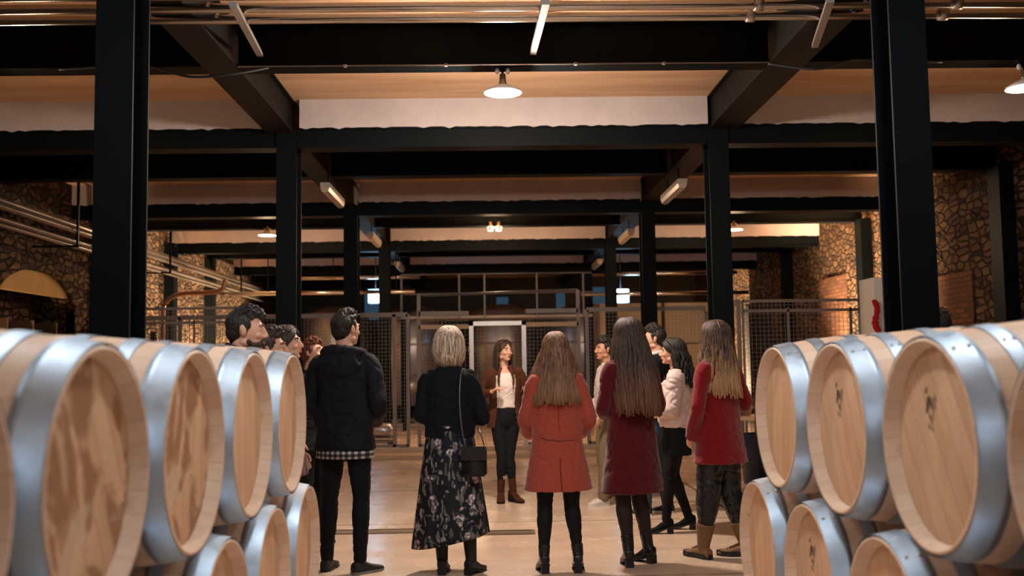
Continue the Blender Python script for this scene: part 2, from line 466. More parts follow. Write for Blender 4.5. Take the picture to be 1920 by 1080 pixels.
# cross pipes above the view and their channel struts
LAB = ['lower', 'middle', 'upper']
for i, (y, r) in enumerate(((6.90, .034), (6.68, .034), (6.46, .028))):
    bm = B(); tube(bm, [(WL, y, PZ), (WR, y, PZ)], r, 20)
    t = tag(obj('steel_pipe', bm, MAT['pipe']), ['polished steel pipe crossing the top of the picture, the one next to the black beam', 'polished steel pipe crossing the top of the picture, middle one of three', 'polished steel pipe crossing the very top edge of the picture'][i], 'pipe')
    for x in (-4.0, 1.9, 3.3):
        bm = B(); lathe(bm, [(r, -.03), (r+.012, -.03), (r+.012, .03), (r, .03)], 20, 'X'); bmesh.ops.translate(bm, vec=(x, y, PZ), verts=bm.verts)
        obj('coupling', bm, MAT['galv'], t)
for i, x in enumerate((-1.92, .39, 2.64)):
    bm = B()
    if i < 2: obox(bm, (x, 8.22, 4.09), (x+(.27 if i == 0 else 0), 6.3, 3.815), .05, .032)
    else: obox(bm, (x, 7.72, 3.972), (x-.37, 6.3, 3.815), .05, .032)
    t = tag(obj('channel_strut', bm, MAT['galv_dull'], None, False), 'galvanised channel strut carrying the pipes, %s' % ['left one', 'middle one above the lamp', 'right one by the right girder'][i], 'bracket')
    for y in (6.90, 6.68, 6.46):
        bm = B(); R = []
        for k in range(9):
            a = PI*k/8; R.append([Vector((x+dx, y+math.cos(a)*r2, PZ+math.sin(a)*r2)) for dx, r2 in ((-.012, .036), (.012, .036), (.012, .042), (-.012, .042))])
        rings(bm, R); obj('pipe_clamp', bm, MAT['galv'], t)
# thin conduit and drooping cables on the first mid beam
bm = B(); tube(bm, [(-2.1, 8.18, 3.982), (2.4, 8.18, 3.982)], .0065, 8)
t = tag(obj('conduit', bm, MAT['galv_dull']), 'thin grey conduit clipped along the first deep cross beam', 'conduit')
for x in (-1.2, -.35, .75, 1.5):
    bm = B(); box(bm, x-.012, x+.012, 8.165, 8.2, 3.972, 3.992); obj('clip', bm, MAT['galv_dull'], t, False)
def cable(pts, label, r=.011):
    q = smooth_path([(p, r) for p in pts], 8); bm = B(); tube(bm, [a[0] for a in q], r, 8)
    tag(obj('electric_cable', bm, MAT['black']), label, 'cable')
cable([(-3.6, 8.21, 3.979), (-3.0, 8.1, 3.97), (-2.72, 8.05, 3.93), (-2.45, 8.05, 3.86), (-2.1, 8.05, 3.88), (-1.85, 8.21, 3.979)], 'black cable drooping under the left girder')
cable([(3.9, 8.21, 3.979), (3.2, 8.1, 3.97), (3.0, 8.05, 3.94), (2.75, 8.05, 3.88), (2.4, 8.21, 3.979)], 'black cable drooping under the right girder')
# pipes along the left wall
for i, (x, z, r) in enumerate(((-6.15, 3.62, .05), (-6.0, 3.50, .04), (-6.25, 3.42, .035), (-6.1, 3.30, .03))):
    bm = B(); tube(bm, [(x, 4, z), (x, 29, z-.06)], r, 14)
    tag(obj('wall_pipe', bm, MAT['pipe_dull']), 'shiny pipe running along the left stone wall, %s of the four' % ['topmost', 'second from top', 'third from top', 'lowest'][i], 'pipe')
for i, y in enumerate((10.5, 14.2, 18.3, 23.5)):
    bm = B(); box(bm, WL, -5.9, y-.02, y+.02, 3.22, 3.25); box(bm, -5.93, -5.9, y-.02, y+.02, 3.22, ZB+.3)
    tag(obj('pipe_hanger', bm, MAT['steel'], None, False), '%s dark hanger holding the pipes along the left wall' % ORD[i], 'bracket')
bm = B(); q = smooth_path([(p, .035) for p in ((-5.6, 17.0, 0), (-5.6, 17.0, 2.3), (-5.55, 17.0, 2.6), (-5.3, 17.0, 2.74), (-4.8, 17.0, 2.76), (-4.6, 17.0, 2.82), (-4.55, 17.0, 2.98))], 5)
tube(bm, [a[0] for a in q], .04, 12); tag(obj('bent_pipe', bm, paint('copper_pipe', (.45, .25, .16), .35, .2, metal=.8)), 'brownish pipe rising from the floor and bending right beside the left wall', 'pipe')

# fluorescent battens (unlit) under the girders
def batten(x, y, lab):
    t = thing('fluorescent_batten', lab, 'ceiling light', (x, y, 3.72))
    bm = B(); box(bm, -.06, .06, -.66, .66, .03, .09); obj('housing', bm, paint('grey_housing', (.28, .24, .2), .4), t, False)
    bm = B(); q = [(-.06, .03), (-.045, -.02), (0, -.04), (.045, -.02), (.06, .03)]
    rings(bm, [[Vector((a, yy, z)) for a, z in q] for yy in (-.65, .65)]); obj('diffuser', bm, paint('yellowed_diffuser', (.36, .28, .19), .3, .1), t, False)
    for yy in (-.4, .4):
        bm = B(); box(bm, -.008, .008, yy-.008, yy+.008, .09, .28); obj('hanger', bm, MAT['steel'], t, False)
for i, y in enumerate((13.2, 17.9, 22.9)):
    batten(-2.10, y, 'unlit fluorescent fitting under the left girder, %s' % ORD[i]); batten(2.50, y, 'unlit fluorescent fitting under the right girder, %s' % ORD[i])

# ---------------------------------------------------------------- pendant lamps
GLOW = emit('lamp_glow', (1, .93, .82), 14)
def pendant(x, y, z, label, power, color, r=.16):
    t = thing('pendant_lamp', label, 'lamp', (x, y, z))
    bm = B(); lathe(bm, [(r, 0), (r*.97, .018), (r*.6, .05), (r*.25, .075), (r*.22, .08), (r*.55, .045), (r*.92, .012), (r, 0)], 40)
    obj('lamp_shade', bm, MAT['white_enamel'], t)
    bm = B(); lathe(bm, [(.001, -.012), (r*.5, -.008), (r*.86, .006), (r*.5, .03), (.001, .036)], 32); obj('bulb', bm, GLOW, t)
    bm = B(); lathe(bm, [(.001, .17), (.026, .165), (.030, .10), (.04, .075), (.001, .07)], 20); obj('socket', bm, paint('brass_socket', (.25, .18, .1), .4, metal=.6), t)
    top = ZB-z
    for sx in (-1, 1):
        bm = B(); ell(bm, (sx*.045, 0, min(top-.03, .2)), (.02, .02, .028), seg=10, rg=8); obj('insulator', bm, MAT['white_enamel'], t)
    bm = B(); tube(bm, [(0, 0, .15), (0, 0, top)], .010, 8); tube(bm, [(-.06, 0, min(top-.02, .2)), (.06, 0, min(top-.02, .2))], .008, 6); obj('stem', bm, MAT['steel'], t)
    if power: lamp_light('pendant_light', (0, 0, -.06), power, color, .14, t)
    return t
pendant(.13, 8.30, 3.77, 'lit white enamel pendant lamp hanging over the group in the middle', P_MID, LAMP_NEUTRAL)
pendant(4.66, 8.30, 3.77, 'lit pendant lamp cut by the right edge of the picture', P_SIDE, LAMP_WARM)
pendant(-4.35, 8.30, 3.77, 'lit pendant lamp over the left aisle outside the picture', P_SIDE, LAMP_WARM)
for x, n in ((-4.05, 'left'), (4.5, 'right')):
    pendant(x, 17.95, 3.86, 'small lit pendant lamp far back in the %s aisle' % n, P_FAR, LAMP_WARM)
for x, n in ((.02, 'left'), (.17, 'right')):
    pendant(x, 17.95, 3.9, 'tiny lit lamp far back on the centre line, %s of a close pair' % n, P_FAR*.5, LAMP_WARM, .05)
for x, n, p in ((.15, 'middle', P_NEAR), (4.5, 'right', P_NEAR*.3), (-4.3, 'left', P_NEAR*.3)):  # unseen pendants added to light the barrels and the near bays
    pendant(x, 3.42, 3.77, 'lit pendant lamp over the %s aisle, above the barrels' % n, p, LAMP_COOL)
    pendant(x, -1.46, 3.77, 'lit pendant lamp over the %s aisle, nearest the near wall' % n, p*BACK, LAMP_COOL)
for x, n in ((-1.75, 'left'), (2.1, 'right')):  # extra unseen pendants, added to brighten the barrel tops
    pendant(x, 3.42, 3.77, 'lit pendant lamp directly over the %s row of barrels' % n, P_ROW, LAMP_COOL)
# floor floods that wash the stone walls
def flood(loc, aim, power, label, spot=1.5):
    t = thing('floor_floodlight', label, 'floodlight', loc)
    d = (Vector(aim)-Vector(loc)); yaw = math.atan2(d.y, d.x)
    t.rotation_euler = (0, 0, yaw)
    bm = B(); box(bm, -.05, .04, -.09, .09, .05, .19); obj('housing', bm, MAT['black'], t, False)
    bm = B(); box(bm, .0405, .046, -.075, .075, .065, .175); obj('lens', bm, emit('flood_lens', (1, .7, .4), 6), t, False)
    bm = B(); box(bm, -.06, .06, -.11, -.095, 0, .14); box(bm, -.06, .06, .095, .11, 0, .14); box(bm, -.06, .06, -.11, .11, 0, .01); obj('stand', bm, MAT['steel'], t, False)
    m = lamp_light('flood_light', (.08, 0, .13), power, (1, .70, .42), .04, t, spot)
    lz = math.hypot(d.x, d.y); m.rotation_euler = Vector((lz, 0, d.z-.13)).to_track_quat('-Z', 'Y').to_euler()
flood((5.8, 18.0, 0), (6.9, 18.1, 2.3), P_FL*2.2, 'floor floodlight washing the right stone wall beside the bricked opening')
flood((5.6, 15.6, 0), (6.9, 16.4, 2.0), P_FL*.8, 'floor floodlight washing the right stone wall near the pale cabinet')
flood((5.3, 26.6, 0), (6.9, 26.6, 2.0), P_FL*2, 'floor floodlight farthest along the right stone wall')
flood((-6.1, 13.3, 0), (-6.7, 14.3, 2.6), P_FL*.10, 'floor floodlight in front of the first arched recess', .9)
flood((-5.4, 18.4, 0), (-7.0, 18.3, 1.9), P_FL*1.8, 'floor floodlight in front of the second arched recess')
flood((-5.3, 21.4, 0), (-6.5, 21.4, 1.8), P_FL*1.7, 'floor floodlight farthest along the left stone wall')
flood((-5.0, 25.4, 0), (-6.5, 25.0, 1.6), P_FL*1.6, 'floor floodlight beyond the mesh fence at the left wall')

# glowing exit light boxes far back
for x, w, zc, n in ((-2.79, .17, 3.15, 'left'), (3.19, .19, 3.08, 'right')):
    t = thing('exit_light_box', 'bluish white glowing light box far back on the %s of the fence' % n, 'light box', (x, 24.0, zc))
    bm = B(); box(bm, -w-.02, w+.02, 0, .08, -.18, .18); obj('case', bm, MAT['black'], t, False)
    bm = B(); box(bm, -w, w, -.012, -.001, -.155, .155); obj('lit_panel', bm, emit('exit_glow', (.36, .72, 1.0), 16), t, False)
    bm = B(); box(bm, -.01, .01, .03, .05, .18, ZC-zc); obj('hanger', bm, MAT['black'], t, False)
    l = bpy.data.lights.new('exit_light', 'AREA'); l.energy = P_EXIT; l.color = (.35, .65, 1); l.size = .3
    o = bpy.data.objects.new('exit_light', l); C.objects.link(o); o.parent = t; o.location = (0, -.05, 0); o.rotation_euler = (PI/2, 0, 0)

# ---------------------------------------------------------------- wire mesh cage
FY = 16.2
MAT['dim'] = paint('dull_grey_rail', (.10, .10, .11), .5, .3)
def mesh_panel(bm, p, q, z0, z1, step=.06, r=.0022):
    p, q = Vector(p), Vector(q); L = (q-p).length; n = max(1, int(L/step)); m = max(1, int((z1-z0)/step))
    for i in range(1, n):
        c = p.lerp(q, i/n); obox(bm, (c.x, c.y, z0), (c.x, c.y, z1), r*2, r*2)
    for j in range(1, m):
        z = z0+(z1-z0)*j/m; obox(bm, (p.x, p.y, z), (q.x, q.y, z), r*2, r*2)
def fence(p, q, z0, z1, label, posts=(), w=.055, extra=()):
    t = thing('mesh_fence', label, 'fence')
    bm = B(); mesh_panel(bm, p, q, z0, z1); obj('wire_mesh', bm, MAT['galv_dull'], t, False)
    for z in (z0, z1)+tuple(extra):
        bm = B(); obox(bm, (p[0], p[1], z), (q[0], q[1], z), w, w*1.3 if z != z0 else w); obj('rail', bm, MAT['pale_rail'] if z in extra and p[1] > 16 else MAT['galv_dull'], t, False)
    for f, zt in posts:
        c = Vector(p).lerp(Vector(q), f); bm = B(); box(bm, c.x-w/2, c.x+w/2, c.y-w/2, c.y+w/2, 0, zt); obj('post', bm, MAT['galv_dull'], t, False)
    return t
fence((-6.3, FY, 0), (-1.36, FY, 0), .16, 2.29, 'long wire mesh fence bay behind the columns on the left', [(0, 2.3), (.25, 2.3), (.5, 2.3), (.955, 2.3), (1, 2.3)])
fence((-1.18, FY, 0), (-.36, FY, 0), .16, 2.30, 'wire mesh fence bay left of the cage gate', [(0, 2.62)], extra=(2.08,))
fence((.58, FY, 0), (1.44, FY, 0), .16, 2.32, 'wire mesh fence bay right of the cage gate', [(1, 2.66)], extra=(2.1,))
fence((1.58, FY, 0), (3.55, FY, 0), .16, 2.33, 'wire mesh fence bay behind the burgundy and red coats', [(0, 2.33), (.5, 2.33), (1, 2.33)])
fence((3.55, FY, 0), (3.55, 14.05, 0), .1, 2.3, 'wire mesh fence return coming forward on the right', [(1, 2.32)])
fence((3.6, 14.0, 0), (5.4, 14.0, 0), .1, 2.3, 'wire mesh fence bay in front of the right stone wall', [(0, 2.32), (.36, 2.2), (.86, 2.2), (1, 2.3)], .032, extra=(2.16,))
fence((-5.0, 13.9, 0), (-3.3, 13.9, 0), .1, 2.3, 'wire mesh screen in front of the left stone wall', [(0, 2.32), (.5, 2.2), (1, 2.3)], .028, extra=(2.1,))
t = thing('cage_gate', 'open framed wire mesh gate directly behind the woman in the brown blazer', 'gate', (0, FY-.03, 0))
bm = B(); box(bm, -.355, -.285, -.03, .03, .02, 2.16); box(bm, .505, .575, -.03, .03, .02, 2.16); box(bm, -.355, .575, -.03, .03, 2.09, 2.16); box(bm, -.285, .505, -.025, .025, .05, .11); obj('gate_frame', bm, MAT['galv'], t, False)
bm = B(); mesh_panel(bm, (-.285, 0, 0), (.505, 0, 0), .11, 2.09, .06); obj('wire_mesh', bm, MAT['galv_dull'], t, False)
bm = B(); box(bm, .42, .5, -.06, -.03, 1.0, 1.12); tube(bm, [(.45, -.06, 1.06), (.45, -.1, 1.06), (.36, -.1, 1.06)], .009, 8); obj('lock', bm, MAT['galv'], t, False)
for z in (.4, 1.7):
    bm = B(); tube(bm, [(-.36, -.04, z-.05), (-.36, -.04, z+.05)], .012, 8); obj('hinge', bm, MAT['galv'], t)
for a, bb, z, lab in (((-1.18, FY, 2.6), (1.44, FY, 2.66), 0, 'upper tube spanning between the two tall cage posts'),):
    bm = B(); tube(bm, [a, bb], .022, 10); tag(obj('overhead_tube', bm, MAT['dim']), lab, 'tube')
b = B(); box(b, -6.3, 3.55, FY-.16, FY+.12, 0, .14); struct('trim_6', b, paint('concrete_kerb', srgb(196, 172, 146), .6, .2))
b = B(); box(b, -2.4, 2.6, FY-.75, FY-.16, 0, .07); struct('trim_7', b, paint('concrete_step', srgb(186, 158, 130), .6, .2))

# catwalk, tanks and pallets beyond the cage
t = thing('catwalk', 'steel catwalk with railing beyond the cage, above the gate', 'catwalk', (0, 22.2, 0))
bm = B(); box(bm, -2.0, 2.3, 0, .9, 2.5, 2.56); obj('deck', bm, MAT['galv_dull'], t, False)
for z in (3.06, 3.5):
    bm = B(); tube(bm, [(-2.0, 0, z), (2.3, 0, z)], .022, 8); obj('rail', bm, MAT['dim'], t)
for x in (-2.0, -.7, -.13, 1.05, 2.1):
    bm = B(); box(bm, x-.02, x+.02, -.02, .02, 2.5, 3.5); obj('baluster', bm, MAT['dim'], t, False)
for x in (-1.95, 2.25):
    for yy in (.05, .85):
        bm = B(); box(bm, x-.04, x+.04, yy-.04, yy+.04, 0, 2.5); obj('leg', bm, MAT['steel'], t, False)
def tank(x, y, r, h, m, lab):
    t = thing('wine_tank', lab, 'tank', (x, y, 0))
    bm = B(); lathe(bm, [(.01, .35), (r*.9, .37), (r, .42), (r, h), (r*.97, h+.03), (r*.3, h+.22), (.01, h+.22)], 40); obj('vessel', bm, m, t)
    for a in range(4):
        bm = B(); c = (math.cos(a*PI/2+.78)*r*.8, math.sin(a*PI/2+.78)*r*.8); box(bm, c[0]-.05, c[0]+.05, c[1]-.05, c[1]+.05, 0, .42); obj('leg', bm, MAT['steel'], t, False)
    bm = B(); lathe(bm, [(.001, -.03), (.2, -.03), (.22, 0), (.22, .04)], 24, 'X'); bmesh.ops.rotate(bm, matrix=Matrix.Rotation(-PI/2, 3, 'Z')@Matrix.Rotation(PI, 3, 'Z'), verts=bm.verts); bmesh.ops.translate(bm, vec=(0, -r+.02, .9), verts=bm.verts); obj('manhole', bm, MAT['galv'], t)
    for z in (h*.4, h*.7):
        bm = B(); lathe(bm, [(r, z-.03), (r+.012, z-.03), (r+.012, z+.03), (r, z+.03)], 40); obj('band', bm, m, t)
STAINLESS = paint('brushed_tank_steel', (.42, .42, .44), .35, .2, metal=.9)
for i, x in enumerate((-4.3, -2.2, .3, 2.6)):
    tank(x, 27.6, .9, 2.9, STAINLESS, 'tall stainless steel tank far behind the cage, %s from the left' % ['first', 'second', 'third', 'fourth'][i])
for i, (x0, x1, z0, z1) in enumerate(((-4.2, -3.7, 3.0, 4.0), (3.3, 3.9, 3.0, 4.0), (.2, .6, 3.1, 3.7), (2.2, 2.5, 3.1, 3.9))):
    bm = B(); box(bm, x0, x1, YFAR-.04, YFAR+.02, z0, z1); struct('window_%d' % (i+1), bm, emit('night_window', (.12, .30, .5), .12))
# pale concrete vats on the right behind the fence
for i, x in enumerate((3.55, 5.2)):
    t = thing('concrete_vat', 'pale concrete vat behind the fence on the right, %s' % ('beside the column' if i == 0 else 'nearer the stone wall'), 'vat', (x, 24.9, 0))
    bm = B(); box(bm, -.78, .78, 0, 1.5, .0, 1.9); obj('lower_block', bm, paint('vat_concrete_a', srgb(196, 160, 112), .8, .25), t, False)
    bm = B(); box(bm, -.78, .78, 0, 1.5, 1.93, 2.95); obj('upper_block', bm, paint('vat_concrete_b', srgb(186, 160, 124), .8, .25), t, False)
    bm = B(); lathe(bm, [(.001, 0), (.2, 0), (.2, -.05), (.001, -.06)], 20); bmesh.ops.rotate(bm, matrix=Matrix.Rotation(PI/2, 3, 'X')@Matrix.Rotation(PI, 3, 'X'), verts=bm.verts); bmesh.ops.translate(bm, vec=(0, -.01, .8), verts=bm.verts); obj('vat_door', bm, MAT['galv'], t)
for i, (x0, x1, y, z) in enumerate(((-5.5, -1.6, 20.9, 3.02), (2.2, 6.3, 23.9, 3.12), (-4.6, -1.7, 23.9, 3.60), (2.9, 6.0, 23.75, 3.60))):
    bm = B(); tube(bm, [(x0, y, z), (x1, y, z)], .045, 12); 
    tag(obj('header_pipe', bm, MAT['pipe']), ['bright horizontal pipe left of the cage above the mesh fence', 'bright horizontal pipe over the concrete vats', 'upper dim horizontal pipe on the left beyond the fence', 'upper dim horizontal pipe on the right beyond the fence'][i], 'pipe')
    bm = B(); 
    for x in (x0+.8, x1-.4): box(bm, x-.01, x+.01, y-.01, y+.01, z, ZC)
    obj('hanger_rod', bm, MAT['steel'], bpy.data.objects['header_pipe' if i == 0 else 'header_pipe.%03d' % i], False)
t = thing('pump_trolley', 'small pump trolley with hose standing inside the cage on the left', 'pump', (-1.9, 17.0, 0))
bm = B(); box(bm, -.25, .25, -.15, .15, .15, .2); obj('chassis', bm, MAT['galv_dull'], t, False)
bm = B(); lathe(bm, [(.001, -.22), (.1, -.22), (.13, -.1), (.13, .15), (.08, .22), (.001, .22)], 20, 'X'); bmesh.ops.translate(bm, vec=(0, 0, .36), verts=bm.verts); obj('pump_body', bm, STAINLESS, t)
for s in (-1, 1):
    bm = B(); lathe(bm, [(.001, -.02), (.09, -.02), (.09, .02), (.001, .02)], 20, 'X'); bmesh.ops.rotate(bm, matrix=Matrix.Rotation(PI/2, 3, 'Z'), verts=bm.verts); bmesh.ops.translate(bm, vec=(s*.2, -.17, .09), verts=bm.verts); obj('wheel', bm, MAT['black'], t)
bm = B(); tube(bm, [(-.25, 0, .2), (-.32, 0, .9), (-.2, 0, .95)], .015, 8); obj('handle', bm, MAT['galv'], t)
# crate inside the cage
for i, (x, y, z) in enumerate(((-3.3, 17.3, 0), (2.2, 17.2, 0), (-3.3, 17.3, .335))):
    t = thing('wooden_crate', ['wooden crate on the floor behind the left mesh fence', 'wooden crate behind the fence on the right', 'wooden crate stacked on another behind the left fence'][i], 'crate', (x, y, z+.005))
    for k in range(4):
        bm = B(); box(bm, -.4, .4, -.3, -.28, .02+k*.08, .08+k*.08); box(bm, -.4, .4, .28, .3, .02+k*.08, .08+k*.08); obj('slat', bm, MAT['head_plain'], t, False)
    bm = B(); box(bm, -.4, -.37, -.28, .28, 0, .32); box(bm, .37, .4, -.28, .28, 0, .32); box(bm, -.4, .4, -.28, .28, 0, .02); obj('frame', bm, MAT['head_plain'], t, False)

# tall pale cabinet on the right with a red ornament
t = thing('tall_cabinet', 'tall pale cabinet with a grey green door behind the right barrels', 'cabinet', (4.93, 12.1, 0), 0)
bm = B(); box(bm, -.17, .0, 0, .5, 0, 2.46); obj('side_panel', bm, paint('pale_panel', srgb(205, 200, 192), .6, .1), t, False)
bm = B(); box(bm, .005, .42, .03, .5, 0, 2.40); obj('door', bm, paint('grey_green_panel', srgb(120, 132, 120), .5, .1), t, False)
bm = B(); tube(bm, [(.05, .0, 1.1), (.05, -.02, 1.12), (.05, -.02, 1.25), (.05, 0, 1.27)], .008, 8); obj('handle', bm, MAT['galv'], t)
bm = B()  # plain cloth garland in place of a small red climbing figure
for i in range(26):
    a = i/25; ell(bm, (4.735+.022*math.sin(a*7)+a*.03, 12.05, 2.16-a*.40), (.030+.022*random.random(), .03, .024), seg=8, rg=6)
tag(obj('red_figure_stand_in', fuse(bm, .008, 1), cloth('red_cloth', srgb(170, 22, 24), bump=.4)), 'red cloth ornament hanging down the left edge of the pale cabinet', 'ornament')
# notice board behind the heads on the right
t = thing('notice_board', 'small pale notice board hanging on the mesh fence behind the dark haired heads', 'sign', (2.35, FY-.06, 0))
bm = B(); box(bm, 0, .46, 0, .02, 1.73, 1.99); obj('board', bm, paint('pale_sheet', srgb(215, 205, 205), .5, .05), t, False)
bm = B(); box(bm, .0, .40, -.004, 0, 1.86, 1.88); obj('dark_line', bm, MAT['black'], t, False)
# blue tub on a low bench behind the red coat
t = thing('low_bench', 'low light wooden bench behind the red coat on the right', 'bench', (3.3, 12.4, 0))
bm = B(); box(bm, -.55, .65, -.25, .25, .72, .77); obj('bench_top', bm, MAT['head_plain'], t, False)
for x in (-.5, .58):
    for yy in (-.2, .18):
        bm = B(); box(bm, x, x+.05, yy, yy+.05, 0, .72); obj('leg', bm, MAT['head_plain'], t, False)
bm = B(); lathe(bm, [(.001, 0), (.26, .0), (.31, .55), (.325, .58), (.30, .58), (.25, .05), (.001, .04)], 32)
o = obj('plastic_tub', bm, paint('dark_blue_plastic', srgb(12, 34, 62), .35, .2), None, True, (3.25, 11.8, .0)); tag(o, 'dark blue plastic tub on the floor behind the red coat', 'tub')
bm = B(); lathe(bm, [(.001, 0), (.12, 0), (.16, .1), (.17, .1), (.17, .11), (.001, .105)], 24); tag(obj('steel_bowl', bm, MAT['pipe'], None, True, (3.1, 12.35, .772)), 'shallow steel bowl on the low wooden bench', 'bowl')

# wooden racks in the arched recesses
DARKWOOD = paint('dark_rack_wood', srgb(96, 66, 42), .7, .4)
ya, yb, sp, tp = ARCH[0]; bm = B(); P = [((ya+yb)/2-(yb-ya)/2*.99*math.cos(PI*k/24), sp+.2+(tp-sp-.21)*math.sin(PI*k/24)) for k in range(0, 25)]
rings(bm, [[Vector((x, y, z)) for y, z in P] for x in (WL-.06, WL-.14)]); bmesh.ops.triangulate(bm, faces=[f for f in bm.faces if len(f.verts) > 4]); struct('trim_8', bm, paint('ochre_lunette', srgb(170, 134, 78), .9, .4, bump=.4))
for i, (ya, yb, sp, tp) in enumerate(ARCH):
    t = thing('bottle_rack', ['dark wooden rack of boards in the first arched recess', 'wooden rack of boards in the second arched recess'][i], 'rack', (WL-.35, (ya+yb)/2+.25, 0))
    w = .78
    for y in (-w, 0, w):
        bm = B(); box(bm, -.18, .18, y-.02, y+.02, 0, 2.2); obj('upright', bm, DARKWOOD, t, False)
    for k in range(10):
        bm = B(); box(bm, -.2, .2, -w-.02, w+.02, .1+k*.21, .13+k*.21); obj('shelf', bm, DARKWOOD, t, False)
# drain slots in the floor
for i, (x0, x1, y0, y1) in enumerate(((-1.5, -.62, 8.72, 8.98), (-.12, .36, 8.55, 8.80))):
    t = thing('floor_grate', ['long dark drain cover in the floor behind the man in black', 'short dark drain cover in the floor in front of the guide'][i], 'drain', (x0, y0, 0))
    bm = B(); box(bm, 0, x1-x0, 0, y1-y0, .0005, .003); obj('cover', bm, paint('worn_iron', (.20, .13, .085), .5, .3), t, False)
    bm = B(); box(bm, .03, x1-x0-.03, .03, .05, .003, .0045); box(bm, .03, x1-x0-.03, y1-y0-.05, y1-y0-.03, .003, .0045); obj('slot', bm, MAT['black'], t, False)

# ================================================================ BARRELS
RB, RE, HL, HD = .350, .300, .465, .038
def rad(x): return RE + (RB-RE)*(1-(x/HL)**2)
def make_barrel(headmat, spin, label, stamp=False):
    t = thing('oak_barrel', label, 'barrel', (0, 0, 0))
    bm = B(); n = 24
    prof = [(rad(-HL+2*HL*i/n), -HL+2*HL*i/n) for i in range(n+1)]
    prof[-1] = (RE-.004, HL)
    prof = [(.001, -HL+.055), (RE-.03, -HL+.055), (RE-.014, -HL), (RE-.004, -HL)] + prof[1:] + [(RE-.013, HL), (RE-.029, HL-.052), (.001, HL-.052)]
    lathe(bm, prof, 96, 'X'); obj('staves', bm, MAT['stave'], t)
    bm = B(); lathe(bm, [(.001, HL-HD), (RE-.05, HL-HD), (RE-.026, HL-HD-.005)], 96, 'X')
    h = obj('barrel_head', bm, headmat, t); h.rotation_euler = (spin, 0, 0)
    if stamp:
        bm = B(); rnd = random.Random(3)
        def stroke(y, z, L, wd, a):
            m = Matrix.Translation((HL-HD+.0006, y-.035, z+.10)) @ Matrix.Rotation(a, 4, 'X')
            rings(bm, [[m @ V2(x, wd*c*k_, h) for x, c in ((-.0004, -1), (.0004, -1), (.0004, 1), (-.0004, 1))] for h, k_ in ((-L, .3), (-L*.4, 1), (L*.3, .8), (L, .35))])
        V2 = lambda x, y, z: Vector((x, y, z))
        for y, z, L, wd, a in ((.028, .050, .010, .006, .3), (.020, .012, .022, .008, .15), (.004, .016, .018, .004, -.35), (-.008, .006, .026, .003, -.3), (-.022, .014, .020, .003, -.35), (-.030, .030, .012, .003, -.2),
                               (.012, -.022, .012, .003, -.4), (.000, -.034, .014, .003, -.3), (.016, -.052, .010, .004, -.4), (-.010, -.024, .010, .002, -.5), (.030, -.008, .008, .004, .2), (-.002, -.060, .008, .002, -.2)): stroke(-y, z, L, wd, -a)
        obj('burnt_brand', bm, MAT['burn'], t, False)
    for (a, c) in ((.385, .463), (.275, .325), (.125, .172)):
        for s in (-1, 1):
            bm = B(); q = [s*(a+(c-a)*i/4) for i in range(5)]
            lathe(bm, [(rad(x)+.0005, x) for x in q[::-1]] + [(rad(x)+.004, x) for x in q], 96, 'X')
            hp = obj('hoop', bm, MAT['hoop'], t)
            bm = B()
            for dx in (.25, .75):
                x = s*(a+(c-a)*dx); aa = 1.05; r = rad(x)+.004
                ell(bm, (x, math.cos(aa)*r, math.sin(aa)*r), (.006, .006, .006), seg=8, rg=6)
            obj('rivet', bm, MAT['galv'], hp)
    bm = B(); lathe(bm, [(.001, .346), (.03, .346), (.028, .353), (.001, .354)], 20); obj('bung', bm, paint('silicone_bung', (.5, .42, .34), .5), t)
    return t
bar_plain = make_barrel(MAT['head_plain'], .15, ''); bar_st = make_barrel(MAT['head_stained'], .55, ''); bar_l = make_barrel(MAT['head_light'], .6, '', True)
XH_L, XH_R = -.87, 1.21
used = {}
def put_barrel(proto, x, y, z, rz, label, group, spin=0):
    if proto.name in used: o = dup(proto, (x, y, z), rz, label)
    else: o = proto; used[proto.name] = 1; o.location = (x, y, z); o.rotation_euler = (0, 0, rz); o['label'] = label
    o['group'] = group
    for c in o.children:
        if c.name.startswith('barrel_head'): c.rotation_euler = (spin, 0, 0)
    return o
xl, xr = XH_L-HL, XH_R+HL
ZU, ZL = 1.208, .590
GU, GD = 'oak barrels in the upper row', 'oak barrels in the lower row'
UL = [(1.54, bar_plain, .3, 'oak barrel cut off by the left edge, only its rim showing'), (2.25, bar_st, .5, 'largest stained oak barrel in front on the left, upper row'),
      (2.96, bar_st, -.05, 'oak barrel right behind the largest stained one, upper left row'), (3.67, bar_plain, .1, 'third visible oak barrel of the upper left row'),
      (4.38, bar_plain, -.15, 'farthest oak barrel of the upper left row, beside the man in black')]
for y, p, s, lab in UL: put_barrel(p, xl, y, ZU, 0, lab, GU, s)
for y, s, lab in ((1.9, 0, 'lower left oak barrel hidden under the frontmost barrels'), (2.6, .2, 'lower left oak barrel under the largest stained barrel'), (3.31, .4, 'lower left oak barrel with only its top arc above the bottom edge'), (4.03, .1, 'lower left oak barrel, second from the far end'), (4.75, -.2, 'lower left oak barrel at the far end, by the man in black')):
    put_barrel(bar_plain, xl, y, ZL, 0, lab, GD, s)
UR = [(2.02, bar_plain, .2, 'oak barrel cut off by the right edge of the picture, upper row'), (2.76, bar_l, .55, 'largest branded oak barrel in front on the right, upper row'),
      (3.50, bar_l, .45, 'branded oak barrel in the middle of the upper right row'), (4.24, bar_plain, -.1, 'farthest oak barrel of the upper right row, without brand mark')]
for y, p, s, lab in UR: put_barrel(p, xr, y, ZU, PI, lab, GU, s)
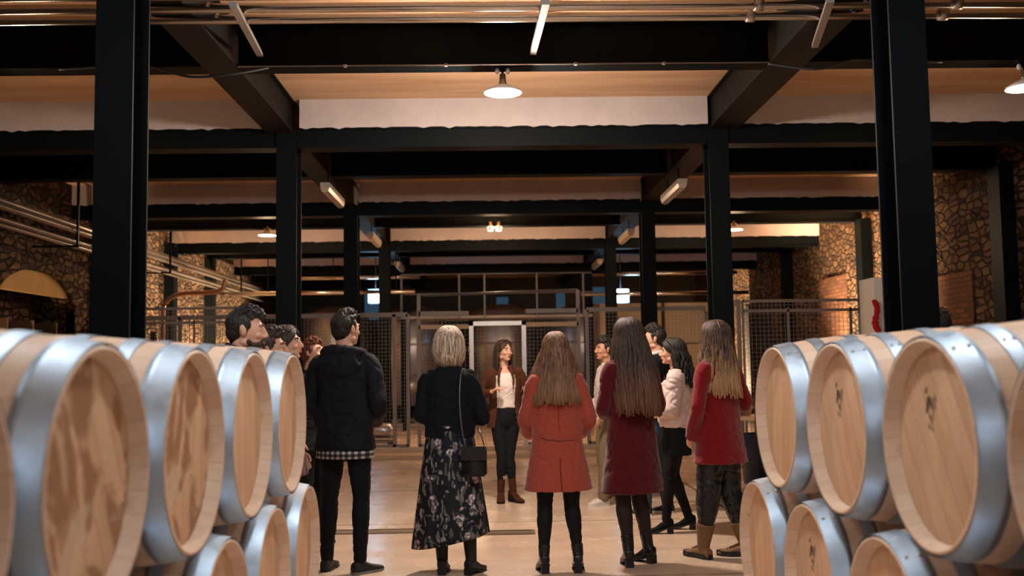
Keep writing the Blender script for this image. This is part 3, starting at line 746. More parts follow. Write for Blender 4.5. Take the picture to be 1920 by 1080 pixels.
for y, p, s, lab in ((2.39, bar_plain, .1, 'lower right oak barrel under the largest branded barrel, mostly outside the picture'), (3.13, bar_plain, .1, 'lower right oak barrel with only its top arc showing'), (3.87, bar_l, .3, 'lower right oak barrel with a burnt brand, second from the far end'), (4.61, bar_plain, .1, 'lower right oak barrel at the far end, near the beige boots')):
    put_barrel(p, xr, y, ZL, PI, lab, GD, s)
# timber bearers with chocks
for side, xc, ys in (('left', xl, (1.9, 2.6, 3.31, 4.03, 4.75)), ('right', xr, (2.39, 3.13, 3.87, 4.61))):
    for j, dx in enumerate((-.2, .2)):
        bm = B(); box(bm, xc+dx-.06, xc+dx+.06, ys[0]-.5, ys[-1]+.45, 0, ZL-rad(.14)-.006)
        t = tag(obj('timber_bearer', bm, MAT['head_plain'], None, False), 'timber bearer under the lower %s barrels, %s one' % (side, 'left' if j == 0 else 'right'), 'beam')
        for y in ys:
            for s in (-1, 1):
                bm = B(); zt = ZL-rad(.14)-.006; rr = rad(.2)
                a1 = .35; y1 = math.sin(a1)*rr+.012; zz = ZL-math.cos(a1)*rr
                P = [(s*(y1-.07)+y, zt), (s*(y1+.05)+y, zt), (s*(y1+.03)+y, zz-.0), (s*(y1+.012)+y, zz-.004)]
                rings(bm, [[Vector((xc+dx+ddx, a, c)) for a, c in P] for ddx in (-.05, .05)]); obj('chock', bm, MAT['head_plain'], t, False)
# ================================================================ PEOPLE
V = Vector
SKIN = {}
def skinmat(name, c):
    n = N(name, .5, spec=.35); n.col(n.mix(n.noise(30, 3), c, tuple(v*.88 for v in c)))
    n.b.inputs['Subsurface Weight'].default_value = .08; n.b.inputs['Subsurface Radius'].default_value = (.01, .004, .002); return n.m
SK_A = skinmat('skin_light', srgb(226, 172, 142)); SK_B = skinmat('skin_tan', srgb(206, 150, 118))
MAT['eye'] = paint('eye_white', (.7, .66, .62), .25, .02); MAT['iris'] = paint('iris_dark', (.03, .018, .012), .2)
MAT['lips'] = paint('lips', srgb(170, 84, 76), .45, .1); MAT['sole'] = paint('white_sole', srgb(210, 205, 198), .6)
MAT['leather'] = (lambda n: n.col((.010, .010, .011)).bump(n.noise(9, 4, dist=1), .5, .02) and n.m)(N('black_leather', .32))
MAT['tights'] = cloth('black_tights', (.010, .010, .012), rough=.7, bump=.05)
MAT['sheer'] = cloth('sheer_tights', srgb(62, 44, 40), srgb(40, 30, 30), rough=.6, bump=.05)

def head_geo(bm, hc, R, male=False):
    "skull, face, nose, lips, ears around the head centre; R is the head's rotation; the face looks along +Y"
    def E_(c, r, rx=0, seg=20, rg=14):
        ell(bm, hc + R @ V(c), r, R @ Matrix.Rotation(rx, 3, 'X'), seg, rg)
    k = 1.04 if male else 1.0
    E_((0, -.018, .030), (.074*k, .092, .085)); E_((0, .018, .0), (.066*k, .072, .082))
    E_((0, .034, -.052), (.050*k, .050, .046)); E_((0, .070, -.088), (.020*k, .018, .015)); E_((0, .045, -.078), (.040*k, .036, .026))
    for s in (-1, 1):
        E_((s*.034, .066, -.022), (.022, .018, .019)); E_((s*.028, .079, .034), (.024, .010, .008), 0, 12, 8)
        E_((s*.052, .005, -.062), (.014*k, .030, .022)); E_((s*.0115, .097, -.026), (.008, .009, .007), 0, 12, 8)
        E_((s*(.073*k), -.006, -.004), (.007, .018, .028), .15, 12, 10); E_((s*(.079*k), -.012, .008), (.005, .014, .018), .15, 10, 8)
        E_((s*.031, .0715, .013), (.0135, .009, .009), 0, 12, 8)
    limb(bm, [(hc + R @ V((0, .086, .024)), .007), (hc + R @ V((0, .096, .002)), .0085), (hc + R @ V((0, .108, -.020)), .0105)], 4, 10)
    E_((0, .090, -.048), (.019, .0085, .0048), .2, 12, 8); E_((0, .089, -.058), (.017, .009, .0055), -.2, 12, 8)
    E_((0, .094, -.038), (.012, .006, .007), 0, 10, 8)
def face_parts(root, hc, R, brow, male=False, sk=None, lips=None):
    for s in (-1, 1):
        bm = B(); ell(bm, hc+R@V((s*.031, .0775, .0135)), (.0125, .0062, .0062), R, 14, 10); e = obj('eye', bm, MAT['eye'], root)
        bm = B(); ell(bm, hc+R@V((s*.031, .0822, .0135)), (.0058, .0028, .0058), R, 12, 8); obj('iris', bm, MAT['iris'], e)
        bm = B(); tube(bm, [hc+R@V((s*x, y, z)) for x, y, z in ((.014, .089, .031), (.028, .089, .036), (.042, .082, .036), (.051, .072, .029))], [.003, .0045, .004, .002], 6); obj('eyebrow', bm, brow, root)
    bm = B(); ell(bm, hc+R@V((0, .0925, -.0485)), (.0185, .0078, .0042), R@Matrix.Rotation(.2, 3, 'X'), 14, 8); ell(bm, hc+R@V((0, .0915, -.0575)), (.0165, .0085, .0052), R@Matrix.Rotation(-.2, 3, 'X'), 14, 8)
    obj('lips', bm, lips or MAT['lips'], root)
def hand_geo(bm, w, d, n, side, curl=.5, spread=1.0, k=1.0):
    "palm plus five separate jointed fingers; d points to the fingers, n out of the palm, side=+1 thumb along +(d x n)"
    d = V(d).normalized(); n = V(n); n = (n - d*n.dot(d)).normalized(); s = d.cross(n)*side
    w = V(w)
    rot = Matrix((s, d, n)).transposed()
    P = []
    for t, a, c in ((-.01, .022, .017), (.015, .027, .015), (.045, .036, .014), (.075, .040, .013), (.088, .037, .010)):
        ring = []
        for q in range(14):
            an = 2*PI*q/14; ring.append(w + d*t*k + s*math.cos(an)*a*k + n*math.sin(an)*c*k)
        P.append(ring)
    rings(bm, P)
    for off, L, r, c0 in ((.030, .070, .0085, .9), (.0105, .080, .0088, 1.0), (-.010, .074, .0085, 1.1), (-.029, .058, .0076, 1.2)):
        p = w + d*.078*k + s*off*k; dd = (d + s*off*1.8*spread).normalized(); pts = [(p - d*.012*k, r*k)]; ang = 0
        for f, rr in ((.46, 1), (.30, .93), (.24, .82)):
            ang += curl*c0*.62; dv = (dd*math.cos(ang) + n*math.sin(ang)).normalized(); p = p + dv*L*f*k; pts.append((p, r*rr*k))
        limb(bm, pts, 3, 10)
    p = w + d*.020*k + s*.026*k
    pts = [(p - s*.008*k, .012*k), (p + (s*.020+d*.022+n*.010)*k, .0105*k), (p + (s*.028+d*.050+n*.022)*k, .0095*k), (p + (s*.026+d*.072+n*.034)*k, .0085*k)]
    limb(bm, pts, 3, 10)

def mk_joints(sp):
    "joint positions in metres for a 1.75 m figure, overridden by the pose"
    J = dict(hc=V((0, .02, 1.635)), neck=V((0, -.015, 1.47)), shR=V((.160 if not sp.get('male') else .178, -.01, 1.415)), shL=V((-.160 if not sp.get('male') else -.178, -.01, 1.415)),
             elR=V((.215, -.05, 1.13)), elL=V((-.215, -.05, 1.13)), wrR=V((.24, .05, .89)), wrL=V((-.24, .05, .89)),
             hipR=V((.088, 0, .92)), hipL=V((-.088, 0, .92)), knR=V((.095, .015, .50)), knL=V((-.095, .015, .50)),
             anR=V((.10, -.02, .085)), anL=V((-.10, -.02, .085)), toeR=V((.03, 1, 0)), toeL=V((-.03, 1, 0)))
    for k, v in sp.items():
        if k in J: J[k] = V(v)
    return J
def disp_fold(amp, f=5, zc=.6):
    def g(co, n):
        a = noise.noise(V((co.x*f, co.y*f, co.z*f*zc))) + .5*noise.noise(V((co.x*f*2.3+4, co.y*f*2.3, co.z*f*2.3*zc+9)))
        q = noise.noise(V((co.x*f*1.3+7, co.y*f*1.3, co.z*f*1.9+co.x*f*.6)))
        return (n_clamp(a) - 1.1*max(0, 1-abs(q)*5.5))*amp
    return g
def n_clamp(a): return max(-1, min(1, a))

def person(label, loc, H, rz, sp, group='visitors and guide standing on the cellar floor'):
    J = mk_joints(sp); male = sp.get('male', False); k = H/1.75
    t = thing('person', label, 'person', loc, rz, None)
    t.scale = (k, k, k)
    R = Euler((sp.get('hp', 0), sp.get('ht', 0), sp.get('hy', 0)), 'XYZ').to_matrix()
    hc = J['hc']; sk = sp.get('skin', SK_A); w = 1.08 if male else .95
    # body
    bm = B(); head_geo(bm, hc, R, male)
    limb(bm, [(J['neck']-V((0, .0, .06)), .062*w), (J['neck']+V((0, .0, .01)), .054*w), (hc+R@V((0, -.022, -.06)), .052*w)], 4, 18)
    loft_z(bm, [(1.46, .07*w, .055, 0, -.01), (1.42, .14*w, .075, 0, -.012), (1.34, .165*w, .095, 0, -.005), (1.22, .15*w, .10, 0, .005), (1.08, .125*w, .085, 0, 0),
                (.98, .150, .10, 0, -.005), (.90, .155, .105, 0, -.01), (.84, .10, .07, 0, 0)], 28, 3)
    for s in 'RL':
        sd = 1 if s == 'R' else -1
        limb(bm, [(J['sh'+s]-V((0, 0, .01)), .042*w), (J['sh'+s].lerp(J['el'+s], .5), .040*w), (J['el'+s], .034*w), (J['el'+s].lerp(J['wr'+s], .35), .034*w), (J['wr'+s], .025*w)], 4, 14)
        limb(bm, [(J['hip'+s], .083), (J['hip'+s].lerp(J['kn'+s], .5), .070), (J['kn'+s], .050), (J['kn'+s].lerp(J['an'+s], .3), .052), (J['kn'+s].lerp(J['an'+s], .8), .034), (J['an'+s], .032)], 4, 16)
        a = J['an'+s]; td = J['toe'+s].normalized(); hl = sp.get('heel', 0)
        limb(bm, [(a+V((0, 0, -.01)), .027), (a+td*.04+V((0, 0, -.04-hl*.3)), .020), (V((a.x, a.y, 0))+td*.12+V((0, 0, .026)), .017)], 3, 12)
        hd = sp.get('hand'+s)
        if hd is None: hd = ((J['wr'+s]-J['el'+s]).normalized(), (-sd, 0, 0), .55)
        dd, nn, cu = hd
        # thumb side
        dv = V(dd).normalized(); nv = V(nn); cr = dv.cross((nv-dv*nv.dot(dv)).normalized())
        ts = sp.get('thumb'+s, None)
        tdir = V(ts) if ts else V((0, 1, .2))
        hand_geo(bm, J['wr'+s], dd, nn, 1 if cr.dot(tdir) > 0 else -1, cu, k=1.06 if male else .97)
    obj('body', fuse(bm, .0058, 2, fac=.4), sk, t)
    brow = sp.get('brow', MAT['iris'])
    face_parts(t, hc, R, brow, male)
    return t, J, R, hc, w

def hair_locks(t, hc, R, m, length, spread=1.0, n=110, vol=1.0, back=.0, wave=0.0, seed=1, front=2.0, side=0.0, droop=None, part=.0, tipw=.4, th=.011, sh=.0):
    """hair: cap hugging the skull plus overlapping locks that fall from the crown. length = how far below the head centre the ends hang;
    azimuth 0 = back of the head"""
    rnd = random.Random(seed); bm = B()
    rx, ry, rz_ = .083*vol, .106*vol, .100*vol; c0 = V((0, -.012, .026))
    # scalp cap: an ellipsoid open at the face
    seg, rg = 40, 20; Rg = []
    for j in range(rg+1):
        th_ = .02 + (PI*.5+.5)*j/rg; ring = []
        for i in range(seg):
            a = 2*PI*i/seg; f = abs(math.atan2(math.sin(a), math.cos(a)))    # 0=back
            lim = PI*.5+.5 if f < front else (PI*.5+.5)*(1-(f-front)/(PI-front)) + .70*((f-front)/(PI-front))
            tt = min(th_, lim)
            p = V((math.sin(a)*rx*math.sin(tt), -math.cos(a)*ry*math.sin(tt), rz_*math.cos(tt)))
            ring.append(hc + R @ (c0 + p*(1.0 - .03*(th_ > lim))))
        Rg.append(ring)
    rings(bm, Rg)
    for i in range(n):
        a0 = (i+rnd.random())/n*2*PI - PI
        layer = rnd.random(); f = abs(a0)
        L = length*(1-.10*rnd.random()) if f < front else length*(.96-.1*rnd.random())
        if side and f > 1.25: L *= 1-.42*min(1, (f-1.25)*1.6)
        aend = a0 if f < front else math.copysign(front - .12 + rnd.random()*.1, a0)
        ps = []; t0 = .10 + .35*layer
        thE = 1.62; ns = 7
        rl = 1.0 + .05*layer
        for q in range(ns+1):
            u = q/ns; th_ = t0 + (thE-t0)*u
            a = a0 + (aend-a0)*min(1, u*1.5)
            if f >= front: a += 0
            x0 = part if q == 0 else 0
            p = V((math.sin(a)*rx*math.sin(th_), -math.cos(a)*ry*math.sin(th_), rz_*math.cos(th_)))*rl
            ps.append((c0 + p, th*(.5+.6*u)))
        e = ps[-1][0]; nd = max(3, int(L/.06))
        ph = rnd.random()*6
        out = V((e.x, e.y-c0.y, 0)).normalized()
        for q in range(1, nd+1):
            u = q/nd; z = e.z - (L+e.z*1.0)*u
            dr = droop(u) if droop else 0
            p = V((e.x*(1+(spread-1)*u), e.y*(1+(spread-1)*u*.4) - back*u, z)) + out*dr
            p += V((math.copysign(side, e.x)*u**1.1*min(1, (abs(a0)/1.5)**2), side*.35*u*min(1, abs(a0)/1.5), 0)) if side else V((0, 0, 0))
            p += V((math.sin(ph+u*9)*wave, math.cos(ph+u*8)*wave, 0))
            ps.append((p, th*(1.1 - (1.1-tipw)*u**2)))
        tube(bm, [hc + R @ p for p, r in ps[:ns+1]] + [hc + R @ V((p.x, p.y, 0)) + V((0, 0, p.z)) for p, r in ps[ns+1:]], [r for p, r in ps], 7)
    return obj('hair', bm, m, t)
def hair_short(t, hc, R, m, vol=1.0, top=.02, seed=1, neck=-.075):
    "short hair as a thick fused cap with tufts"
    rnd = random.Random(seed); bm = B()
    def E_(c, r): ell(bm, hc+R@V(c), r, R)
    E_((0, -.031, .036), (.083*vol, .088*vol, .086*vol)); E_((0, .006, .085+top*.3), (.064*vol, .062, .034+top)); E_((0, -.055, -.012), (.070*vol, .058, .062))
    E_((0, -.055, neck+.02), (.050, .034, .03))
    for s in (-1, 1): E_((s*.068, .004, .030), (.013, .028, .038)); E_((s*.074, .012, .0), (.005, .009, .022))
    for i in range(160):
        a = rnd.random()*2*PI; u = rnd.random()**.6; r = u
        p = V((math.cos(a)*.075*r, math.sin(a)*.085*r-.008, 0)); p.z = .04 + math.sqrt(max(0, 1-r*r*.9))*(.082+top*.7)
        d = V((rnd.random()-.5, .2+rnd.random()*.5, .5)).normalized()
        limb(bm, [(hc+R@p, .010), (hc+R@(p+d*.018), .008), (hc+R@(p+d*.032+V((0, 0, -.004))), .004)], 2, 6)
    return obj('hair', fuse(bm, .0055, 1, disp_fold(.003, 60, .4)), m, t)

def torso_coat(bm, J, w, hem, flare, bulk=1.0, hemr=None, waist=.9, cy=0.0, belly=0.0):
    b = bulk
    hx = (hemr or .235)*flare
    S_ = [(1.475, .078*w, .068, 0, -.02), (1.448, .122*w*b, .084*b, 0, -.018), (1.40, .165*w*b, .104*b, 0, -.014), (1.31, .178*w*b, .120*b, 0, -.005), (1.20, .172*w*b, .126*b, 0, .004),
          (1.07, .165*w*b*waist/.9, .120*b, 0, .0), (.95, .178*b, .128*b, 0, -.006)]
    if hem < .9:
        for i in (1, 2, 3):
            u = i/3; z = .95+(hem-.95)*u; S_.append((z, .178*b+(hx-.178*b)*u, .128*b+(hx*.74-.128*b)*u, cy*u, -.006+J.get('hemy', 0)*u))
    else: S_.append((hem, .178*b, .128*b, 0, -.006))
    loft_z(bm, S_, 48, 4, 2.25)
def sleeve(bm, J, s, r0, r1, stop=1.0):
    sh, el, wr = J['sh'+s], J['el'+s], J['wr'+s]
    sd = 1 if s == 'R' else -1
    w2 = el.lerp(wr, stop)
    limb(bm, [(sh+V((-sd*.012, 0, -.008)), r0*1.0), (sh.lerp(el, .25)+V((sd*.004, 0, 0)), r0), (sh.lerp(el, .7), r0*.92), (el, r0*.90), (el.lerp(w2, .5), (r0+r1)*.49), (w2, r1)], 4, 18)
def coat(t, J, w, m, hem, flare=1.0, bulk=1.0, r0=.066, r1=.045, name='coat', folds=.006, stop=.97, waist=.9, sleeves='RL', collar=True, vox=.011, cy=0, extra=None, hemr=None):
    bm = B(); torso_coat(bm, J, w, hem, flare, bulk, hemr, waist, cy)
    for s in sleeves: sleeve(bm, J, s, r0, r1, stop)
    if collar:
        lathe_ring(bm, V((0, -.012, 1.475)), .072, .066, .045, .016)
    if extra: extra(bm)
    return obj(name, fuse(bm, vox, 3, disp_fold(folds, 6, .7)), m, t)
def lathe_ring(bm, c, rx, ry, h, th, tilt=.0):
    R = []
    for k in range(24):
        a = 2*PI*k/24; d = V((math.cos(a)*rx, math.sin(a)*ry, 0)); u = d.normalized()
        z = -math.sin(a)*tilt
        R.append([c+d+u*th*.5+V((0, 0, -h/2+z)), c+d+u*th*.2+V((0, 0, h/2+z)), c+d-u*th*.5+V((0, 0, h/2+z)), c+d-u*th*.5+V((0, 0, -h/2+z))])
    n = len(R); Vv = [[bm.verts.new(p) for p in r] for r in R]
    for i in range(n):
        a, b = Vv[i], Vv[(i+1) % n]
        for j in range(4): bm.faces.new((a[j], a[(j+1) % 4], b[(j+1) % 4], b[j]))
def trousers(t, J, m, r=(.098, .088, .064, .062, .052), zlow=.10, name='trousers', top=1.02, folds=.004, hips=.172):
    bm = B()
    loft_z(bm, [(top, .150, .108, 0, 0), (.97, hips*.98, .122, 0, -.004), (.90, hips, .126, 0, -.008), (.84, hips*.93, .112, 0, -.004), (.80, .10, .08, 0, 0)], 36, 3)
    for s in 'RL':
        h, k_, a = J['hip'+s], J['kn'+s], J['an'+s]
        f = min(1, (k_.z-zlow)/(k_.z-a.z)); e = k_.lerp(a, f); o_ = .008
        mid = k_.lerp(a, .3)
        limb(bm, [(h, max(r[0], .083+o_)), (h.lerp(k_, .5), max(r[1], .070+o_)), (k_, max(r[2], .050+o_)), (mid, max(r[3], .052+o_)), (k_.lerp(a, .8*f), max(r[3]*.3+r[4]*.7, .034+o_)), (e, max(r[4], .032+o_))], 5, 20, True)
    return obj(name, fuse(bm, .010, 2, disp_fold(folds, 9, .8)), m, t)
def skirt(t, m, z0, z1, r0, r1, J, name='skirt', fold=.03, n=9, low=0.0, cx=0.0, ratio=.72):
    bm = B(); R = []; seg = 96; th = .006
    for side in (0, 1):
        rr = range(25) if side == 0 else range(24, -1, -1)
        for i in rr:
            u = i/24; ring = []
            for q in range(seg):
                a = 2*PI*q/seg
                f = 1 + fold*u*math.sin(n*a+.7*math.sin(3*a)+u*1.2) + fold*.5*u*math.sin(n*1.7*a+2)
                rx = (r0+(r1-r0)*u**.85)*f - th*side; ry = (r0*ratio+(r1*.80-r0*ratio)*u**.85)*f - th*side
                z = z0+(z1-z0)*u + low*u*math.cos(a)
                ring.append(V((cx*u+math.cos(a)*rx, -.006+math.sin(a)*ry, z)))
            R.append(ring)
    rings(bm, R, False)
    bmesh.ops.bridge_loops(bm, edges=[e for e in bm.edges if e.is_boundary]) if False else None
    return obj(name, bm, m, t)
def shoe(t, J, s, m, kind='shoe', sole=None, heel=0.0, top=.10, rt=.046, L=.25, w=.045, sh=.018):
    a = J['an'+s]; d = J['toe'+s]; ang = math.atan2(-d.x, d.y)
    M4 = Matrix.Translation((a.x, a.y, 0)) @ Matrix.Rotation(ang, 4, 'Z')
    bm = B()
    # foot body along +Y from the heel to the toe
    R = []
    for y, wd, h0, h1 in ((-.062, .020, .012, .05), (-.055, .032, .008, .075), (-.03, .037, .006, .085), (.01, .038, .006, .085), (.05, .040, .006, .072), (.09, w, .006, .055), (.13, w, .006, .045), (.16, w*.85, .008, .038), (.178, w*.55, .012, .030), (.184, w*.25, .015, .024)):
        lift = heel*max(0, min(1, (.10-y)/.13)); y = y*L/.25; ring = []
        for q in range(16):
            an = 2*PI*q/16; cx = math.copysign(abs(math.cos(an))**.7, math.cos(an))*wd; cz = (h0+h1)/2+math.copysign(abs(math.sin(an))**.7, math.sin(an))*(h1-h0)/2
            ring.append(M4 @ V((cx, y, cz+lift)))
        R.append(ring)
    rings(bm, R)
    if sh > .02:
        for q in range(5): ell(bm, M4 @ V((0, .035+q*.022, .098-q*.010)), (.034, .006, .008), None, 10, 6)
    zt = a.z if kind == 'shoe' else top
    if kind != 'shoe':
        knee = J['kn'+s]
        P = []
        for i in range(5):
            z = .06+heel+(top-.06-heel)*i/4
            u = max(0, (z-a.z)/(knee.z-a.z)); c = a.lerp(knee, u) if u > 0 else V((a.x, a.y, z)); c.z = z
            P.append((c, .040+(rt-.040)*i/4))
        limb(bm, P, 3, 18, False)
    else:
        limb(bm, [(V((a.x, a.y, .05+heel)), .036), (V((a.x, a.y, .095+heel)), .038)], 2, 16)
    o = obj(kind, fuse(bm, .006, 2), m, t)
    bm = B(); out = []
    for side in (-1, 1):
        for y in ((-.062, -.03, 0, .05, .1, .15, .184) if side == 1 else (.184, .15, .1, .05, 0, -.03, -.062)):
            ww = {-.062: .022, -.03: .039, 0: .040, .05: .042, .1: w+.003, .15: w*.93, .184: .015}[y]
            out.append((side*ww, y*L/.25))
    if heel < .02:
        rings(bm, [[M4 @ V((x, y, z)) for x, y in out] for z in (0.001, sh)])
    else:
        box(bm, -.028, .028, -.060, -.008, 0.001, heel+.02, M4)
        rings(bm, [[M4 @ V((x, y, z + heel*max(0, min(1, (.10-y)/.13)))) for x, y in out if y > -.07] for z in (0.001, .010)])
    obj('sole', bm, sole or MAT['black'], o, False)
    return o
def seam(t, coat_o, pts, m, r=.0022, name='seam'):
    "a stitched line laid on the surface of a garment"
    me = coat_o.data; bt = BVHTree.FromPolygons([v.co for v in me.vertices], [p.vertices for p in me.polygons])
    out = []
    for a, b in zip(pts, pts[1:]):
        for i in range(8):
            p = V(a).lerp(V(b), i/8); h = bt.find_nearest(p)
            if h[0] is not None: out.append(h[0]+h[1]*.0005)
    bm = B(); tube(bm, out, r, 6); return obj(name, bm, m, coat_o)

H_BLACK = hairmat('hair_black', (.008, .006, .005), (.028, .018, .013))
H_BROWN = hairmat('hair_brown', (.018, .009, .005), (.060, .030, .016))
H_DARKLONG = hairmat('hair_dark_long', (.014, .008, .005), (.075, .040, .022), srgb(112, 74, 50), 1.15, 1.55)
H_CORAL = hairmat('hair_light_brown', srgb(72, 46, 32), srgb(150, 108, 78), srgb(150, 110, 82), 1.2, 1.7)
H_BLOND = hairmat('hair_ash_blonde', srgb(118, 94, 76), srgb(236, 214, 186))
H_OMBRE = hairmat('hair_ombre', srgb(40, 26, 20), srgb(104, 72, 48), srgb(190, 146, 100), 1.25, 1.66)
H_RED = hairmat('hair_auburn', srgb(66, 28, 18), srgb(120, 60, 36))
BLK = cloth('black_cloth', (.009, .010, .013), (.005, .006, .008)); NAVY = cloth('black_navy_padding', (.010, .012, .016), (.006, .007, .010), rough=.75, bump=.3)
JEANS = cloth('blue_jeans', srgb(62, 84, 104), srgb(40, 56, 74), bump=.3)

# ---- man in the black hooded jacket
t, J, R, hc, w = person('man seen from behind in a black hooded jacket, standing beside the far left barrels', (-1.05, 7.15, 0), 1.84, -.25,
    dict(male=True, hy=-.45, elR=(.262, -.06, 1.12), elL=(-.258, -.06, 1.12), wrR=(.16, .17, 1.0), wrL=(-.16, .17, 1.0), knR=(.105, .02, .50), knL=(-.12, .02, .5), anR=(.115, -.03, .085), anL=(-.15, .03, .085), toeR=(.7, 1, 0), toeL=(-.1, 1, 0), shR=(.19, -.01, 1.41), shL=(-.19, -.01, 1.41), skin=SK_A, handR=((-.3, .9, -.4), (-1, 0, 0), .6), handL=((.3, .9, -.4), (1, 0, 0), .6)))
def hood(bm):
    for i in range(9):
        a = PI*(1.0+i/8); p = V((math.cos(a)*.125, math.sin(a)*.10-.03, 1.475+.012*math.sin(PI*i/8))); ell(bm, p, (.042, .038, .034+.012*math.sin(PI*i/8)))
    ell(bm, (0, -.115, 1.39), (.15, .055, .10)); ell(bm, (0, -.09, 1.46), (.13, .065, .05))
c = coat(t, J, w, NAVY, .82, 1.0, 1.08, .070, .052, 'jacket', .005, .95, 1.12, extra=hood, hemr=.215)
bm = B(); 
lathe_ring(bm, V((0, -.006, .80)), .198, .145, .07, .012); PLAID = N('plaid_shirt', .8)
s_ = PLAID.sep(); ch = PLAID.math('ADD', PLAID.math('GREATER_THAN', PLAID.math('FRACT', PLAID.math('MULTIPLY', s_[0], 26)), .5), PLAID.math('GREATER_THAN', PLAID.math('FRACT', PLAID.math('MULTIPLY', s_[2], 30)), .45))
PLAID.col(PLAID.ramp(PLAID.math('MULTIPLY', ch, .5), [(0, srgb(200, 196, 190)), (.5, srgb(90, 88, 90)), (1, srgb(24, 24, 28))]))
obj('shirt_hem', bm, PLAID.m, t)
trousers(t, J, BLK, (.092, .080, .058, .056, .046), .09)
shoe(t, J, 'R', MAT['black'], sole=paint('grey_sole', srgb(120, 120, 118), .6)); shoe(t, J, 'L', MAT['black'], sole=MAT['black'])
hair_short(t, hc, R, H_BLACK, 1.03, .016, 3)

# ---- blonde woman in the floral skirt
t, J, R, hc, w = person('woman seen from behind with a blonde bob, black jacket and long floral skirt', (-.30, 7.05, 0), 1.70, -.05,
    dict(hy=-.1, heel=.03, elR=(.245, -.01, 1.11), elL=(-.215, -.01, 1.13), wrR=(.10, .20, 1.12), wrL=(-.02, .22, 1.06), handR=((-1, .25, .05), (0, -1, 0), .4), handL=((1, .2, 0), (0, -1, 0), .4), anR=(.15, -.04, .085), anL=(-.06, -.02, .085), knR=(.12, .01, .5), knL=(-.08, .01, .5), toeR=(.5, 1, 0), toeL=(0, 1, 0)))
coat(t, J, w, cloth('black_knit', (.009, .010, .014), (.005, .006, .009), rough=.9), .98, 1.0, 1.04, .060, .046, 'jacket', .007, .95, 1.0)
FL = N('floral_skirt', .7, spec=.3)
dv = FL.n('VectorMath', operation='ADD'); FL.l(FL.co, dv.inputs[0])
tn = FL.n('TexNoise'); FL.l(FL.co, tn.inputs['Vector']); tn.inputs['Scale'].default_value = 9; sc = FL.n('VectorMath', operation='SCALE'); FL.l(tn.outputs['Color'], sc.inputs[0]); sc.inputs['Scale'].default_value = .09; FL.l(sc.outputs[0], dv.inputs[1])
v1 = FL.vor(10.5, 'F1', FL.map((1, .6, .85), src=dv.outputs[0])); blob = FL.ramp(v1, [(.29, 1), (.36, 0)])
vs = FL.ramp(FL.vor(22, 'F1', FL.map((1, .6, .6), rot=(0, .4, 0), src=dv.outputs[0])), [(.18, 1), (.24, 0)])
pet = FL.ramp(FL.vor(40, 'F1', dv.outputs[0]), [(.25, 1), (.6, .1)])
lf = FL.ramp(FL.vor(13, 'F1', FL.map((2.1, 1, .5), rot=(.0, .75, .1), src=dv.outputs[0])), [(.27, 1), (.31, 0)])
lf2 = FL.ramp(FL.vor(12, 'F1', FL.map((2.5, 1, .5), rot=(.0, -.8, .3), loc=(3, 1, 5), src=dv.outputs[0])), [(.26, 1), (.30, 0)])
lf3 = FL.ramp(FL.vor(12, 'F1', FL.map((.5, 1, 2.6), rot=(.0, .2, .3), loc=(1, 8, 5), src=dv.outputs[0])), [(.16, 1), (.20, 0)])
base = FL.mix(FL.math('MULTIPLY', lf, .5), (.008, .009, .014), srgb(120, 124, 116)); base = FL.mix(FL.math('MULTIPLY', lf2, .6), base, srgb(150, 140, 128))
base = FL.mix(FL.math('MULTIPLY', lf3, .5), base, srgb(130, 126, 124))
base = FL.mix(FL.math('MULTIPLY', vs, .55), base, srgb(190, 176, 178))
base = FL.mix(FL.math('MULTIPLY', blob, pet), base, srgb(222, 204, 206)); FL.col(base).bump(FL.noise(8, 3, FL.map((1, 1, .4))), .4, .02)
skirt(t, FL.m, 1.06, .235, .158, .275, J, 'long_skirt', .028, 8, .055, .0)
for s in 'RL': shoe(t, J, s, MAT['black'], 'ankle_boot', heel=.03, top=.30, rt=.054)
hair_locks(t, hc, R, H_BLOND, .155, 1.0, 170, 1.20, -.015, .003, 4, 2.0, droop=lambda u: .020*math.sin(PI*u)-.026*u, tipw=.6, th=.012)
# shoulder bag, held by her
tb = thing('shoulder_bag', 'black shoulder bag with a chain strap hanging from the blonde woman\'s right shoulder', 'bag', (-.125, 6.86, .80), -.1)
bm = B(); rings(bm, [[V((x*.085, y*.032*(1+.4*(1-u)), -.11+u*.20)) for x, y in ((-1, -1), (1, -1), (1, 1), (-1, 1))] for u in (0, .15, .5, .85, 1)]); bmesh.ops.bevel(bm, geom=bm.edges[:], offset=.012, segments=2, affect='EDGES'); obj('bag_body', bm, MAT['leather'], tb)
bm = B(); box(bm, -.087, .087, -.054, -.047, -.0, .095); obj('flap', bm, MAT['leather'], tb, False)
bm = B(); pts = smooth_path([((-.06, 0, .085), .006), ((-.085, -.005, .22), .006), ((-.10, .015, .38), .006), ((-.10, .045, .52), .006), ((-.095, .09, .60), .006), ((-.09, .17, .625), .006), ((-.08, .26, .58), .006), ((-.05, .31, .40), .006), ((.0, .29, .2), .006), ((.05, .1, .12), .006), ((.07, .0, .085), .006)], 5); tube(bm, [p[0] for p in pts], .0055, 6); obj('strap', bm, paint('grey_chain', srgb(120, 118, 120), .4, .3, metal=.6), tb)

